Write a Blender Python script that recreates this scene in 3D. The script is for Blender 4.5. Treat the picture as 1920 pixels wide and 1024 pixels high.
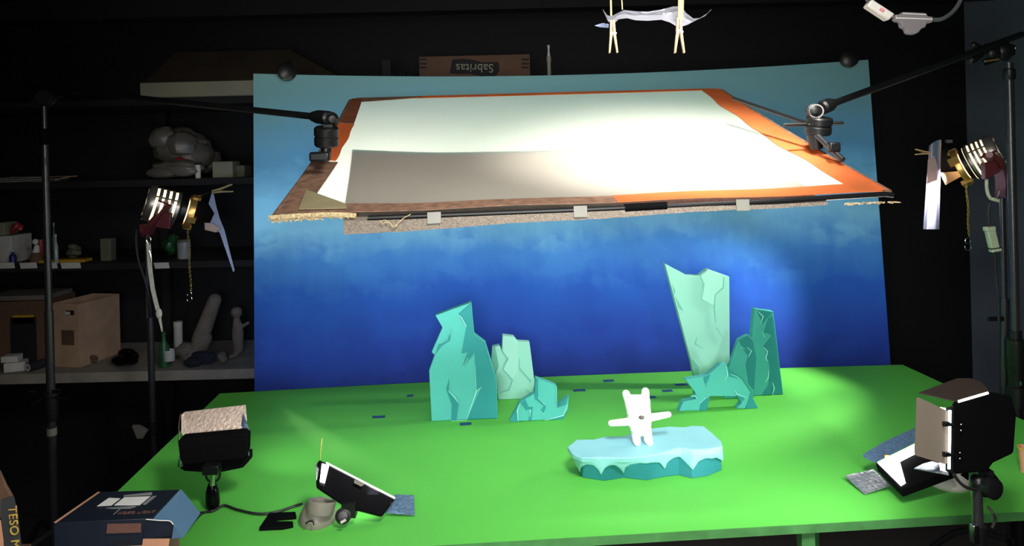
import bpy, bmesh, math, random
from mathutils import Vector, Matrix, noise
random.seed(7)
V = Vector
for o in list(bpy.data.objects):
    bpy.data.objects.remove(o)
SC = bpy.context.scene
COL = SC.collection

# ------------------------------------------------------------------ camera
FPX, CX, CY = 1400.0, 960.0, 293.0
ROLL = math.radians(1.38)
CAM = V((0, 0, 1.54))
RX = V((math.cos(ROLL), 0, -math.sin(ROLL)))
UX = V((math.sin(ROLL), 0, math.cos(ROLL)))
FW = V((0, 1, 0))
cd = bpy.data.cameras.new('camera')
cd.sensor_width = 36
cd.lens = FPX / 1920 * 36
cd.shift_y = -(512 - CY) / 1920
cd.clip_start = 0.02
cam = bpy.data.objects.new('camera', cd)
COL.objects.link(cam)
cm = Matrix((RX, UX, -FW)).transposed().to_4x4()
cm.translation = CAM
cam.matrix_world = cm
SC.camera = cam

# ------------------------------------------------------------------ world, exposure, large lights
w = bpy.data.worlds.new('world')
SC.world = w
w.use_nodes = True
w.node_tree.nodes['Background'].inputs[0].default_value = (0.5, 0.62, 0.8, 1)
w.node_tree.nodes['Background'].inputs[1].default_value = 0.005
SC.view_settings.view_transform = 'Standard'
SC.view_settings.look = 'None'
SC.view_settings.exposure = 0.0
SC.view_settings.gamma = 1.0
SC.view_settings.use_curve_mapping = False
SC.cycles.use_denoising = True
SC.cycles.max_bounces = 8
SC.cycles.sample_clamp_indirect = 4.0
SC.cycles.caustics_reflective = False


def light(kind, name, loc, target, power, color=(1, 1, 1), size=0.1, size_y=None, angle=60, blend=0.5, spread=180, parent=None):
    d = bpy.data.lights.new(name, kind)
    d.energy = power
    d.color = color
    if kind == 'AREA':
        d.shape = 'RECTANGLE'
        d.size = size
        d.size_y = size_y or size
        d.spread = math.radians(spread)
    else:
        d.shadow_soft_size = size
    if kind == 'SPOT':
        d.spot_size = math.radians(angle)
        d.spot_blend = blend
    o = bpy.data.objects.new(name, d)
    COL.objects.link(o)
    q = (V(target) - V(loc)).to_track_quat('-Z', 'Y')
    o.matrix_world = Matrix.Translation(V(loc)) @ q.to_matrix().to_4x4()
    if parent is not None:
        o.parent = parent
        o.matrix_parent_inverse = Matrix.Translation(-wloc(parent))
    return o


# the overhead studio lamp, above and in front of the diffusion frame
light('AREA', 'overhead_key', (0.30, 0.55, 2.20), (0.20, 1.95, 0.8), 12.5, (1.0, 0.97, 0.93), 0.30, 0.30, spread=104)
light('SPOT', 'overhead_hot', (0.58, 1.30, 2.35), (0.41, 1.86, 1.54), 290, (1.0, 0.97, 0.92), 0.05, angle=52, blend=1.0)
# unseen soft fill light, added behind the camera to brighten the icebergs
light('AREA', 'front_fill', (-0.1, -0.35, 1.50), (0.15, 2.4, 1.0), 11, (1.0, 0.98, 0.95), 0.7, 0.5, spread=90)


# ------------------------------------------------------------------ pixel <-> world helpers
def ray(x, y):
    return RX * ((x - CX) / FPX) + UX * (-(y - CY) / FPX) + FW


def pd(x, y, d):
    return CAM + ray(x, y) * d


def pz(x, y, z):
    r = ray(x, y)
    return CAM + r * ((z - CAM.z) / r.z)


class Plane:
    def __init__(s, o, yaw=0.0, lean=0.0):
        s.o = V(o)
        s.n = V((math.sin(yaw) * math.cos(lean), -math.cos(yaw) * math.cos(lean), math.sin(lean)))

    def __call__(s, x, y):
        r = ray(x, y)
        return CAM + r * ((s.o - CAM).dot(s.n) / r.dot(s.n))


def lin(c):
    c = c / 255.0
    return c / 12.92 if c <= 0.04045 else ((c + 0.055) / 1.055) ** 2.4


def rgb(r, g, b):
    return (lin(r), lin(g), lin(b))


# ------------------------------------------------------------------ materials
def mat(name, col, rough=0.6, metal=0.0, var=0.08, scale=30.0, bump=0.0, bscale=None, emit=None, es=0.0,
        trans=0.0, spec=0.5, coat=0.0):
    m = bpy.data.materials.new(name)
    m.use_nodes = True
    nt = m.node_tree
    b = nt.nodes['Principled BSDF']
    b.inputs['Roughness'].default_value = rough
    b.inputs['Metallic'].default_value = metal
    b.inputs['Specular IOR Level'].default_value = spec
    b.inputs['Coat Weight'].default_value = coat
    tc = nt.nodes.new('ShaderNodeTexCoord')
    nz = nt.nodes.new('ShaderNodeTexNoise')
    nz.inputs['Scale'].default_value = scale
    nz.inputs['Detail'].default_value = 5
    nt.links.new(tc.outputs['Object'], nz.inputs['Vector'])
    rp = nt.nodes.new('ShaderNodeValToRGB')
    rp.color_ramp.elements[0].position = 0.3
    rp.color_ramp.elements[1].position = 0.7
    lo = [max(0, c * (1 - var)) for c in col]
    hi = [min(1, c * (1 + var)) for c in col]
    rp.color_ramp.elements[0].color = (*lo, 1)
    rp.color_ramp.elements[1].color = (*hi, 1)
    nt.links.new(nz.outputs[0], rp.inputs[0])
    nt.links.new(rp.outputs[0], b.inputs['Base Color'])
    if bump:
        n2 = nt.nodes.new('ShaderNodeTexNoise')
        n2.inputs['Scale'].default_value = bscale or scale * 4
        n2.inputs['Detail'].default_value = 4
        nt.links.new(tc.outputs['Object'], n2.inputs['Vector'])
        bp = nt.nodes.new('ShaderNodeBump')
        bp.inputs['Strength'].default_value = bump
        bp.inputs['Distance'].default_value = 0.004
        nt.links.new(n2.outputs[0], bp.inputs['Height'])
        nt.links.new(bp.outputs[0], b.inputs['Normal'])
    if emit:
        b.inputs['Emission Color'].default_value = (*emit, 1)
        b.inputs['Emission Strength'].default_value = es
    if trans:
        out = nt.nodes['Material Output']
        tl = nt.nodes.new('ShaderNodeBsdfTranslucent')
        nt.links.new(rp.outputs[0], tl.inputs[0])
        mx = nt.nodes.new('ShaderNodeMixShader')
        mx.inputs[0].default_value = trans
        nt.links.new(b.outputs[0], mx.inputs[1])
        nt.links.new(tl.outputs[0], mx.inputs[2])
        nt.links.new(mx.outputs[0], out.inputs[0])
    return m


def film(name, tint, alpha, rough=0.15, body=(0.6, 0.65, 0.9), bw=0.3):
    """clear plastic gel: see-through, glossy, slightly milky"""
    m = bpy.data.materials.new(name)
    m.use_nodes = True
    nt = m.node_tree
    nt.nodes.remove(nt.nodes['Principled BSDF'])
    out = nt.nodes['Material Output']
    tp = nt.nodes.new('ShaderNodeBsdfTransparent')
    tp.inputs[0].default_value = (*tint, 1)
    gl = nt.nodes.new('ShaderNodeBsdfGlossy')
    gl.inputs['Roughness'].default_value = rough
    df = nt.nodes.new('ShaderNodeBsdfTranslucent')
    df.inputs[0].default_value = (*body, 1)
    d2 = nt.nodes.new('ShaderNodeBsdfDiffuse')
    nz = nt.nodes.new('ShaderNodeTexNoise')
    nz.inputs['Scale'].default_value = 25
    rp = nt.nodes.new('ShaderNodeValToRGB')
    rp.color_ramp.elements[0].color = (*[c * .5 for c in body], 1)
    rp.color_ramp.elements[1].color = (*body, 1)
    nt.links.new(nz.outputs[0], rp.inputs[0])
    nt.links.new(rp.outputs[0], d2.inputs[0])
    a = nt.nodes.new('ShaderNodeMixShader')
    a.inputs[0].default_value = 0.5
    nt.links.new(df.outputs[0], a.inputs[1])
    nt.links.new(d2.outputs[0], a.inputs[2])
    g = nt.nodes.new('ShaderNodeMixShader')
    g.inputs[0].default_value = bw
    nt.links.new(gl.outputs[0], g.inputs[1])
    nt.links.new(a.outputs[0], g.inputs[2])
    mx = nt.nodes.new('ShaderNodeMixShader')
    mx.inputs[0].default_value = alpha
    nt.links.new(tp.outputs[0], mx.inputs[1])
    nt.links.new(g.outputs[0], mx.inputs[2])
    nt.links.new(mx.outputs[0], out.inputs[0])
    return m


M = {}
M['wall'] = mat('dark_wall_paint', rgb(8, 10, 14), 0.8, var=0.15, scale=3)
M['wall_r'] = mat('right_wall_paint', rgb(140, 156, 172), 0.8, var=0.1, scale=3)
M['ceil'] = mat('ceiling_paint', rgb(12, 13, 16), 0.9, var=0.1, scale=3)
M['floor'] = mat('floor_concrete', rgb(26, 26, 26), 0.85, var=0.2, scale=5)
M['green'] = mat('chroma_green_paint', (0.100, 0.49, 0.066), 0.55, var=0.03, scale=2.5, spec=0.25)
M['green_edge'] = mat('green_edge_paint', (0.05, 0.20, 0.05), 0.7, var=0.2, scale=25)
M['black'] = mat('matte_black_metal', (0.006, 0.0065, 0.007), 0.38, 0.0, spec=0.35)
M['blackp'] = mat('black_plastic', (0.0025, 0.0025, 0.003), 0.8, spec=0.05)
M['pole'] = mat('black_painted_steel', (0.02, 0.021, 0.023), 0.3, 0.0, scale=60, bump=0.1, spec=0.7)
M['gloss'] = mat('gloss_black', (0.003, 0.003, 0.004), 0.12, spec=0.12)
M['chrome'] = mat('worn_chrome', (0.6, 0.6, 0.58), 0.22, 1.0)
M['steel'] = mat('lamp_steel', (0.35, 0.33, 0.30), 0.35, 0.8, scale=80)
M['sheet'] = mat('diffusion_paper', (0.86, 0.84, 0.76), 0.7, trans=0.77, var=0.02, scale=6, spec=0.1)
M['tape'] = mat('orange_tape', rgb(224, 130, 76), 0.6, trans=0.45, var=0.12, scale=9, spec=0.1)
M['tape_worn'] = mat('worn_brown_tape', rgb(130, 98, 78), 0.75, trans=0.15, var=0.35, scale=60, bump=0.5)
M['foam'] = mat('grey_felt_foam', rgb(128, 118, 106), 0.95, var=0.3, scale=260, bump=0.9, bscale=400)
M['fray'] = mat('frayed_cloth', rgb(190, 170, 130), 0.9, var=0.4, scale=200, bump=1.0, bscale=300)
M['ptape'] = mat('grey_tape_tab', rgb(112, 112, 104), 0.5, var=0.1)
M['btape'] = mat('blue_masking_tape', rgb(20, 70, 120), 0.8, var=0.3, scale=120, bump=0.5)
M['ice'] = mat('ice_paint_turquoise', rgb(82, 182, 176), 0.6, var=0.05, scale=8, spec=0.2)
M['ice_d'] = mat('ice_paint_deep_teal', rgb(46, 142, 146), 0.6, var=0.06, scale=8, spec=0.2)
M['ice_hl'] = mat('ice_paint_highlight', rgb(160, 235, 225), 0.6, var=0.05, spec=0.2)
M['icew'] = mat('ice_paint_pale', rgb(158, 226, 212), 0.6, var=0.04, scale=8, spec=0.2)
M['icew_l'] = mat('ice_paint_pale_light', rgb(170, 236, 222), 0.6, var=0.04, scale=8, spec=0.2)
M['icew_d'] = mat('ice_paint_pale_dark', rgb(120, 196, 182), 0.6, var=0.05, scale=8, spec=0.2)  # darker mint paint for facets and cracks
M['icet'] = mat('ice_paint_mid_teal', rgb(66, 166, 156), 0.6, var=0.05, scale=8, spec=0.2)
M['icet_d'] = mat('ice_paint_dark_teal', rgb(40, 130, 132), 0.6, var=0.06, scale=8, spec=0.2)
M['snow'] = mat('snow_frosting', rgb(136, 198, 208), 0.5, var=0.04, scale=12, bump=0.25, bscale=70, spec=0.4)
M['floe'] = mat('floe_paint', rgb(42, 124, 132), 0.6, var=0.08, scale=14, spec=0.2)
M['puppet'] = mat('white_puppet_clay', (0.86, 0.84, 0.80), 0.6, var=0.02, scale=30, bump=0.1, bscale=150)
M['nose'] = mat('puppet_nose', rgb(92, 84, 82), 0.5)
M['pink'] = mat('puppet_dot', rgb(190, 130, 140), 0.5)
M['foil'] = mat('hammered_foil', rgb(176, 182, 190), 0.36, 0.75, var=0.25, scale=120, bump=1.0, bscale=150)
M['foil_b'] = mat('hammered_blue_foil', rgb(110, 140, 170), 0.42, 0.6, var=0.25, scale=120, bump=1.0, bscale=170)
M['door'] = mat('beige_barn_door', rgb(124, 114, 100), 0.6, 0.1, var=0.05, scale=10)
M['doorb'] = mat('brown_barn_door', rgb(48, 38, 32), 0.55, 0.2, var=0.1, scale=10)
M['led'] = mat('led_face_glow', (1, 1, 1), 0.5, emit=(1.0, 0.97, 0.92), es=6.0)
M['lamp_glow'] = mat('tungsten_glow', (1, 0.9, 0.7), 0.5, emit=(1.0, 0.66, 0.30), es=3.6)
M['maroon'] = mat('maroon_enamel', rgb(92, 40, 44), 0.4, 0.1, var=0.1)
M['brass'] = mat('brass_chain', rgb(205, 180, 90), 0.35, 0.9)
M['brassd'] = mat('gilded_ring', rgb(210, 170, 100), 0.35, 0.8)
M['wood'] = mat('pale_pine', rgb(214, 178, 120), 0.6, var=0.15, scale=40)
M['woodg'] = mat('grey_pine', rgb(150, 140, 100), 0.6, var=0.15, scale=40)
M['gel'] = film('clear_blue_gel', (0.75, 0.8, 0.95), 0.62, 0.2, (0.62, 0.64, 0.92), 0.65)
M['gelt'] = film('bright_clear_gel', (0.8, 0.84, 0.97), 0.75, 0.2, (0.86, 0.87, 1.0), 0.75)
M['gelb'] = film('blue_gel', (0.4, 0.55, 0.85), 0.75, 0.25, (0.30, 0.48, 0.80), 0.75)
M['strap'] = mat('white_cotton_tape', rgb(200, 198, 180), 0.8, var=0.15, scale=60, bump=0.5)
M['cable'] = mat('black_rubber_cable', (0.012, 0.012, 0.013), 0.5)
M['cableg'] = mat('grey_cable', rgb(66, 68, 70), 0.4)
M['clearp'] = mat('frosted_clear_plastic', rgb(128, 122, 124), 0.25, var=0.06, trans=0.3, spec=0.6)
M['putty'] = mat('light_stand_grey_plastic', rgb(122, 118, 108), 0.45, var=0.05)
M['whitep'] = mat('white_plastic', rgb(190, 188, 180), 0.4, var=0.05)
M['plug'] = mat('pale_green_plastic', rgb(176, 190, 160), 0.45, var=0.08)
M['card'] = mat('brown_cardboard', rgb(182, 150, 120), 0.85, var=0.12, scale=14, bump=0.15)
M['cardd'] = mat('dark_cardboard', rgb(96, 70, 52), 0.85, var=0.12, scale=14, bump=0.15)
M['cardp'] = mat('peach_cardboard', rgb(206, 150, 116), 0.85, var=0.06, scale=14)
M['navy'] = mat('navy_box_print', rgb(18, 26, 38), 0.45, var=0.15, scale=8)
M['bluep'] = mat('blue_box_print', rgb(78, 112, 140), 0.5, var=0.06, scale=5)
M['print'] = mat('pale_grey_print', rgb(215, 215, 210), 0.5, var=0.04)
M['printd'] = mat('grey_print', rgb(120, 124, 126), 0.5, var=0.1)
M['printb'] = mat('brown_label', rgb(92, 62, 52), 0.6, var=0.2)
M['ink'] = mat('black_ink', rgb(20, 18, 18), 0.8)
M['yellow'] = mat('yellow_print', rgb(206, 170, 70), 0.7, var=0.3, scale=90)
M['dband'] = mat('dark_band_print', rgb(52, 54, 56), 0.7, var=0.2, scale=20)
M['shelfw'] = mat('worn_white_shelf', rgb(150, 142, 128), 0.8, var=0.15, scale=12)
M['shelfd'] = mat('dark_shelf', rgb(16, 16, 16), 0.8, var=0.2, scale=12)
M['hood'] = mat('cream_enamel', rgb(138, 136, 112), 0.6, var=0.08, scale=4)
M['hoodd'] = mat('brown_enamel', rgb(62, 54, 44), 0.7, var=0.2, scale=6)
M['paper'] = mat('paper', rgb(200, 198, 190), 0.8, var=0.08)
M['bag'] = mat('grey_plastic_bag', rgb(96, 92, 84), 0.4, var=0.25, scale=10, bump=0.8, bscale=20)
M['cloth'] = mat('grey_cloth', rgb(110, 102, 92), 0.9, var=0.2, scale=20, bump=0.5)
M['clothd'] = mat('dark_blue_cloth', rgb(30, 32, 46), 0.9, var=0.3, scale=20, bump=0.5)
M['red'] = mat('red_plastic', rgb(150, 40, 44), 0.4, var=0.15)
M['blue'] = mat('blue_plastic', rgb(40, 44, 110), 0.4, var=0.15)
M['yel'] = mat('yellow_plastic', rgb(190, 150, 40), 0.4, var=0.15)
M['gre'] = mat('green_plastic', rgb(40, 96, 54), 0.4, var=0.15)
M['olive'] = mat('olive_paint', rgb(92, 96, 74), 0.7, var=0.15)
M['glassg'] = mat('grey_glass', rgb(150, 154, 150), 0.15, var=0.1, spec=0.8)


def backdrop_mat():
    m = bpy.data.materials.new('painted_sea_gradient')
    m.use_nodes = True
    nt = m.node_tree
    N, L = nt.nodes, nt.links
    b = N['Principled BSDF']
    b.inputs['Roughness'].default_value = 0.75
    b.inputs['Specular IOR Level'].default_value = 0.1
    tc = N.new('ShaderNodeTexCoord')
    sp = N.new('ShaderNodeSeparateXYZ')
    L.new(tc.outputs['Object'], sp.inputs[0])
    # soft dabs of the brush: stretched voronoi cells plus noise push the gradient up and down
    mp = N.new('ShaderNodeMapping')
    mp.inputs['Scale'].default_value = (9, 9, 14)
    L.new(tc.outputs['Object'], mp.inputs[0])
    nz0 = N.new('ShaderNodeTexNoise')
    nz0.inputs['Scale'].default_value = 1.6
    nz0.inputs['Detail'].default_value = 3
    L.new(mp.outputs[0], nz0.inputs[0])
    mixv = N.new('ShaderNodeVectorMath')
    mixv.operation = 'MULTIPLY_ADD'
    mixv.inputs[1].default_value = (1.3, 1.3, 1.3)
    L.new(nz0.outputs[1], mixv.inputs[0])
    L.new(mp.outputs[0], mixv.inputs[2])
    vo = N.new('ShaderNodeTexVoronoi')
    vo.feature = 'SMOOTH_F1'
    vo.inputs['Smoothness'].default_value = 0.5
    vo.inputs['Scale'].default_value = 1.0
    L.new(mixv.outputs[0], vo.inputs[0])
    sc = N.new('ShaderNodeSeparateColor')
    L.new(vo.outputs['Color'], sc.inputs[0])
    nz = N.new('ShaderNodeTexNoise')
    nz.inputs['Scale'].default_value = 3.0
    nz.inputs['Detail'].default_value = 4
    L.new(tc.outputs['Object'], nz.inputs[0])
    a = N.new('ShaderNodeMath'); a.operation = 'MULTIPLY_ADD'
    a.inputs[1].default_value = 0.055; L.new(sc.outputs[0], a.inputs[0]); L.new(sp.outputs[2], a.inputs[2])
    c = N.new('ShaderNodeMath'); c.operation = 'MULTIPLY_ADD'
    c.inputs[1].default_value = 0.10; L.new(nz.outputs[0], c.inputs[0]); L.new(a.outputs[0], c.inputs[2])
    mp2 = N.new('ShaderNodeMapping')
    mp2.inputs['Scale'].default_value = (26, 26, 5)
    L.new(tc.outputs['Object'], mp2.inputs[0])
    nz2 = N.new('ShaderNodeTexNoise')
    nz2.inputs['Scale'].default_value = 1.0
    nz2.inputs['Detail'].default_value = 3
    L.new(mp2.outputs[0], nz2.inputs[0])
    c2 = N.new('ShaderNodeMath'); c2.operation = 'MULTIPLY_ADD'
    c2.inputs[1].default_value = 0.06; L.new(nz2.outputs[0], c2.inputs[0]); L.new(c.outputs[0], c2.inputs[2])
    c = c2
    mr = N.new('ShaderNodeMapRange')
    mr.inputs[1].default_value = 0.11
    mr.inputs[2].default_value = 1.25
    L.new(c.outputs[0], mr.inputs[0])
    rp = N.new('ShaderNodeValToRGB')
    els = [(0.0, (28, 46, 124)), (0.12, (34, 62, 156)), (0.28, (38, 86, 182)), (0.40, (66, 128, 206)),
           (0.50, (122, 186, 232)), (0.58, (112, 178, 226)), (0.72, (76, 130, 172)), (0.90, (92, 134, 146)), (1.0, (98, 136, 140))]  # painted gradient; dimmer lighting at top and brighter middle also put in
    cr = rp.color_ramp
    cr.elements[0].position, cr.elements[0].color = els[0][0], (*rgb(*els[0][1]), 1)
    cr.elements[1].position, cr.elements[1].color = els[-1][0], (*rgb(*els[-1][1]), 1)
    for p, k in els[1:-1]:
        e = cr.elements.new(p)
        e.color = (*rgb(*k), 1)
    L.new(mr.outputs[0], rp.inputs[0])
    L.new(rp.outputs[0], b.inputs['Base Color'])
    return m


M['sea'] = backdrop_mat()


# ------------------------------------------------------------------ mesh builder and object helpers
def wloc(o):
    p = V((0, 0, 0))
    while o is not None:
        p = p + o.location
        o = o.parent
    return p


def frame(z, up=V((0, 0, 1))):
    """3x3 whose z column is along z"""
    z = V(z).normalized()
    x = up.cross(z)
    if x.length < 1e-4:
        x = V((1, 0, 0)).cross(z)
    x.normalize()
    y = z.cross(x)
    return Matrix((x, y, z)).transposed()


class MB:
    def __init__(s):
        s.bm = bmesh.new()
        s.mi = 0

    def poly(s, pts):
        vs = [s.bm.verts.new(p) for p in pts]
        f = s.bm.faces.new(vs)
        f.material_index = s.mi
        return s

    def hexa(s, a, b):
        """prism between polygons a and b (equal counts)"""
        va = [s.bm.verts.new(p) for p in a]
        vb = [s.bm.verts.new(p) for p in b]
        n = len(a)
        fs = [s.bm.faces.new(va[::-1]), s.bm.faces.new(vb)]
        for i in range(n):
            j = (i + 1) % n
            fs.append(s.bm.faces.new((va[i], va[j], vb[j], vb[i])))
        for f in fs:
            f.material_index = s.mi
        return s

    def prism(s, pts, vec):
        vec = V(vec)
        return s.hexa(pts, [p + vec for p in pts])

    def box(s, c, size, rot=None):
        c = V(c)
        r = rot or Matrix.Identity(3)
        hx, hy, hz = size[0] / 2, size[1] / 2, size[2] / 2
        q = [(-hx, -hy), (hx, -hy), (hx, hy), (-hx, hy)]
        return s.hexa([c + r @ V((x, y, -hz)) for x, y in q], [c + r @ V((x, y, hz)) for x, y in q])

    def lathe(s, o, axis, prof, seg=24, squash=1.0, up=V((0, 0, 1)), a0=0, a1=2 * math.pi):
        """prof: list of (radius, distance along axis)"""
        o = V(o)
        fr = frame(axis, up)
        full = abs(a1 - a0 - 2 * math.pi) < 1e-5
        rings = []
        for r, h in prof:
            if r < 1e-6:
                rings.append([s.bm.verts.new(o + fr @ V((0, 0, h)))])
            else:
                rings.append([s.bm.verts.new(o + fr @ V((r * math.cos(a), r * squash * math.sin(a), h)))
                              for a in [a0 + (a1 - a0) * k / seg for k in range(seg if full else seg + 1)]])
        for A, B in zip(rings, rings[1:]):
            n = max(len(A), len(B))
            for k in range(n if full else n - 1):
                j = (k + 1) % n
                if len(A) == 1 and len(B) == 1:
                    continue
                if len(A) == 1:
                    f = (A[0], B[j], B[k])
                elif len(B) == 1:
                    f = (A[k], A[j], B[0])
                else:
                    f = (A[k], A[j], B[j], B[k])
                s.bm.faces.new(f).material_index = s.mi
        return s

    def cyl(s, p0, p1, r0, r1=None, seg=16):
        p0, p1 = V(p0), V(p1)
        r1 = r0 if r1 is None else r1
        L = (p1 - p0).length
        return s.lathe(p0, p1 - p0, [(0, 0), (r0, 0), (r1, L), (0, L)], seg)

    def cap(s, p0, p1, r0, r1=None, seg=16, squash=1.0, up=V((0, 0, 1))):
        """capsule with tapering radii"""
        p0, p1 = V(p0), V(p1)
        r1 = r0 if r1 is None else r1
        L = (p1 - p0).length
        pr = [(r0 * math.sin(t), -r0 * math.cos(t)) for t in [i * math.pi / 12 for i in range(0, 7)]]
        pr += [(r1 * math.cos(t), L + r1 * math.sin(t)) for t in [i * math.pi / 12 for i in range(0, 7)]]
        pr[0] = (0, -r0)
        pr[-1] = (0, L + r1)
        return s.lathe(p0, p1 - p0, pr, seg, squash, up)

    def ball(s, c, r, seg=16, sc=(1, 1, 1), rot=None):
        c = V(c)
        g = bmesh.ops.create_uvsphere(s.bm, u_segments=seg, v_segments=max(6, seg // 2), radius=r)
        R = (rot or Matrix.Identity(3))
        for v in g['verts']:
            v.co = c + R @ V((v.co.x * sc[0], v.co.y * sc[1], v.co.z * sc[2]))
            for f in v.link_faces:
                f.material_index = s.mi
        return s

    def tube(s, pts, r, seg=8, smooth=True, closed=False):
        pts = [V(p) for p in pts]
        if smooth and len(pts) > 2 and not closed:
            q = []
            P = [pts[0]] + pts + [pts[-1]]
            for i in range(1, len(P) - 2):
                for t in [k / 6 for k in range(6)]:
                    a, b, c, d = P[i - 1], P[i], P[i + 1], P[i + 2]
                    q.append(0.5 * ((2 * b) + (c - a) * t + (2 * a - 5 * b + 4 * c - d) * t * t + (3 * b - 3 * c + d - a) * t ** 3))
            q.append(pts[-1])
            pts = q
        n = len(pts)
        rings = []
        up = V((0.13, 0.21, 0.97))
        for i, p in enumerate(pts):
            if closed:
                t = pts[(i + 1) % n] - pts[i - 1]
            else:
                t = pts[min(i + 1, n - 1)] - pts[max(i - 1, 0)]
            t.normalize()
            x = up - t * up.dot(t)
            if x.length < 0.05:
                x = V((1, 0, 0)) - t * t.x
            x.normalize()
            up = x
            y = t.cross(x)
            rings.append([s.bm.verts.new(p + x * r * math.cos(a) + y * r * math.sin(a))
                          for a in [2 * math.pi * k / seg for k in range(seg)]])
        for i in range(n if closed else n - 1):
            A, B = rings[i], rings[(i + 1) % n]
            for k in range(seg):
                j = (k + 1) % seg
                s.bm.faces.new((A[k], A[j], B[j], B[k])).material_index = s.mi
        if not closed:
            s.bm.faces.new(rings[0][::-1]).material_index = s.mi
            s.bm.faces.new(rings[-1]).material_index = s.mi
        return s

    def ribbon(s, pts, wvec, th):
        """flat strip through pts, width vector wvec (Vector or list), thickness th"""
        n = len(pts)
        W = wvec if isinstance(wvec, list) else [V(wvec)] * n
        rows = []
        for i, p in enumerate(pts):
            t = (pts[min(i + 1, n - 1)] - pts[max(i - 1, 0)]).normalized()
            nn = t.cross(W[i].normalized()) * th / 2
            h = W[i] / 2
            rows.append([s.bm.verts.new(q) for q in (p - h - nn, p + h - nn, p + h + nn, p - h + nn)])
        for A, B in zip(rows, rows[1:]):
            for k in range(4):
                j = (k + 1) % 4
                s.bm.faces.new((A[k], A[j], B[j], B[k])).material_index = s.mi
        s.bm.faces.new(rows[0][::-1]).material_index = s.mi
        s.bm.faces.new(rows[-1]).material_index = s.mi
        return s

    def grid(s, fn, nu, nv, th=None):
        """surface fn(u,v); th: vector thickness"""
        P = [[fn(i / nu, j / nv) for j in range(nv + 1)] for i in range(nu + 1)]
        T = [[s.bm.verts.new(p) for p in r] for r in P]
        def q(a, b, c, d):
            s.bm.faces.new((a, b, c, d)).material_index = s.mi
        for i in range(nu):
            for j in range(nv):
                q(T[i][j], T[i + 1][j], T[i + 1][j + 1], T[i][j + 1])
        if th is not None:
            B = [[s.bm.verts.new(p + th) for p in r] for r in P]
            for i in range(nu):
                for j in range(nv):
                    q(B[i][j + 1], B[i + 1][j + 1], B[i + 1][j], B[i][j])
            for i in range(nu):
                q(T[i + 1][0], T[i][0], B[i][0], B[i + 1][0])
                q(T[i][nv], T[i + 1][nv], B[i + 1][nv], B[i][nv])
            for j in range(nv):
                q(T[0][j], T[0][j + 1], B[0][j + 1], B[0][j])
                q(T[nu][j + 1], T[nu][j], B[nu][j], B[nu][j + 1])
        return s

    def build(s, name, mats, parent=None, smooth=35, bevel=0.0, remesh=0.0, smooth_it=0, solid=0.0):
        bm = s.bm
        bmesh.ops.recalc_face_normals(bm, faces=bm.faces)
        if parent is not None:
            off = wloc(parent)
        else:
            mn = V([min(v.co[i] for v in bm.verts) for i in range(3)])
            mx = V([max(v.co[i] for v in bm.verts) for i in range(3)])
            off = V(((mn.x + mx.x) / 2, (mn.y + mx.y) / 2, mn.z))
        for v in bm.verts:
            v.co -= off
        if smooth:
            for f in bm.faces:
                f.smooth = True
            for e in bm.edges:
                if len(e.link_faces) == 2 and e.calc_face_angle(0) > math.radians(smooth):
                    e.smooth = False
        me = bpy.data.meshes.new(name)
        bm.to_mesh(me)
        bm.free()
        if not isinstance(mats, (list, tuple)):
            mats = [mats]
        for k in mats:
            me.materials.append(M[k] if isinstance(k, str) else k)
        o = bpy.data.objects.new(name, me)
        COL.objects.link(o)
        if parent is not None:
            o.parent = parent
        else:
            o.location = off
        if solid:
            md = o.modifiers.new('solid', 'SOLIDIFY'); md.thickness = solid
        if remesh:
            md = o.modifiers.new('remesh', 'REMESH')
            md.mode = 'VOXEL'; md.voxel_size = remesh; md.use_smooth_shade = True
        if smooth_it:
            md = o.modifiers.new('smooth', 'SMOOTH'); md.factor = 0.5; md.iterations = smooth_it
        if bevel:
            md = o.modifiers.new('bevel', 'BEVEL'); md.width = bevel; md.segments = 2; md.limit_method = 'ANGLE'
        return o


def thing(name, label, cat, loc, group=None):
    o = bpy.data.objects.new(name, None)
    o.empty_display_size = 0.05
    COL.objects.link(o)
    o.location = V(loc)
    o['label'] = label
    o['category'] = cat
    if group:
        o['group'] = group
    return o


def tag(o, label, cat, group=None, kind=None):
    o['label'] = label
    o['category'] = cat
    if group:
        o['group'] = group
    if kind:
        o['kind'] = kind
    return o


def struct(o, label=None):
    o['kind'] = 'structure'
    if label:
        o['label'] = label
    return o


def text(s, size, origin, xdir, ydir, matk, parent, name='lettering', ext=0.0006, align='CENTER', sx=1.0):
    c = bpy.data.curves.new(name, 'FONT')
    c.body = s
    c.size = size
    c.extrude = ext
    c.align_x = align
    c.align_y = 'CENTER'
    c.space_character = 1.05
    c.materials.append(M[matk])
    tmp = bpy.data.objects.new(name + '_curve', c)
    COL.objects.link(tmp)
    bpy.context.view_layer.update()
    me = bpy.data.meshes.new_from_object(tmp.evaluated_get(bpy.context.evaluated_depsgraph_get()))
    bpy.data.objects.remove(tmp)
    if not me.materials:
        me.materials.append(M[matk])
    o = bpy.data.objects.new(name, me)
    COL.objects.link(o)
    x = V(xdir).normalized()
    z = x.cross(V(ydir)).normalized()
    y = z.cross(x)
    m = Matrix((x * sx, y, z)).transposed().to_4x4()
    m.translation = V(origin) - wloc(parent)
    o.parent = parent
    o.matrix_local = m
    return o


def copy_tree(o, delta=V((0, 0, 0)), rotz=0.0, parent=None):
    c = o.copy()
    COL.objects.link(c)
    if parent is None:
        c.location = o.location + delta
        c.rotation_euler.z += rotz
    else:
        c.parent = parent
    for ch in list(o.children):
        copy_tree(ch, parent=c)
    return c


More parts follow.
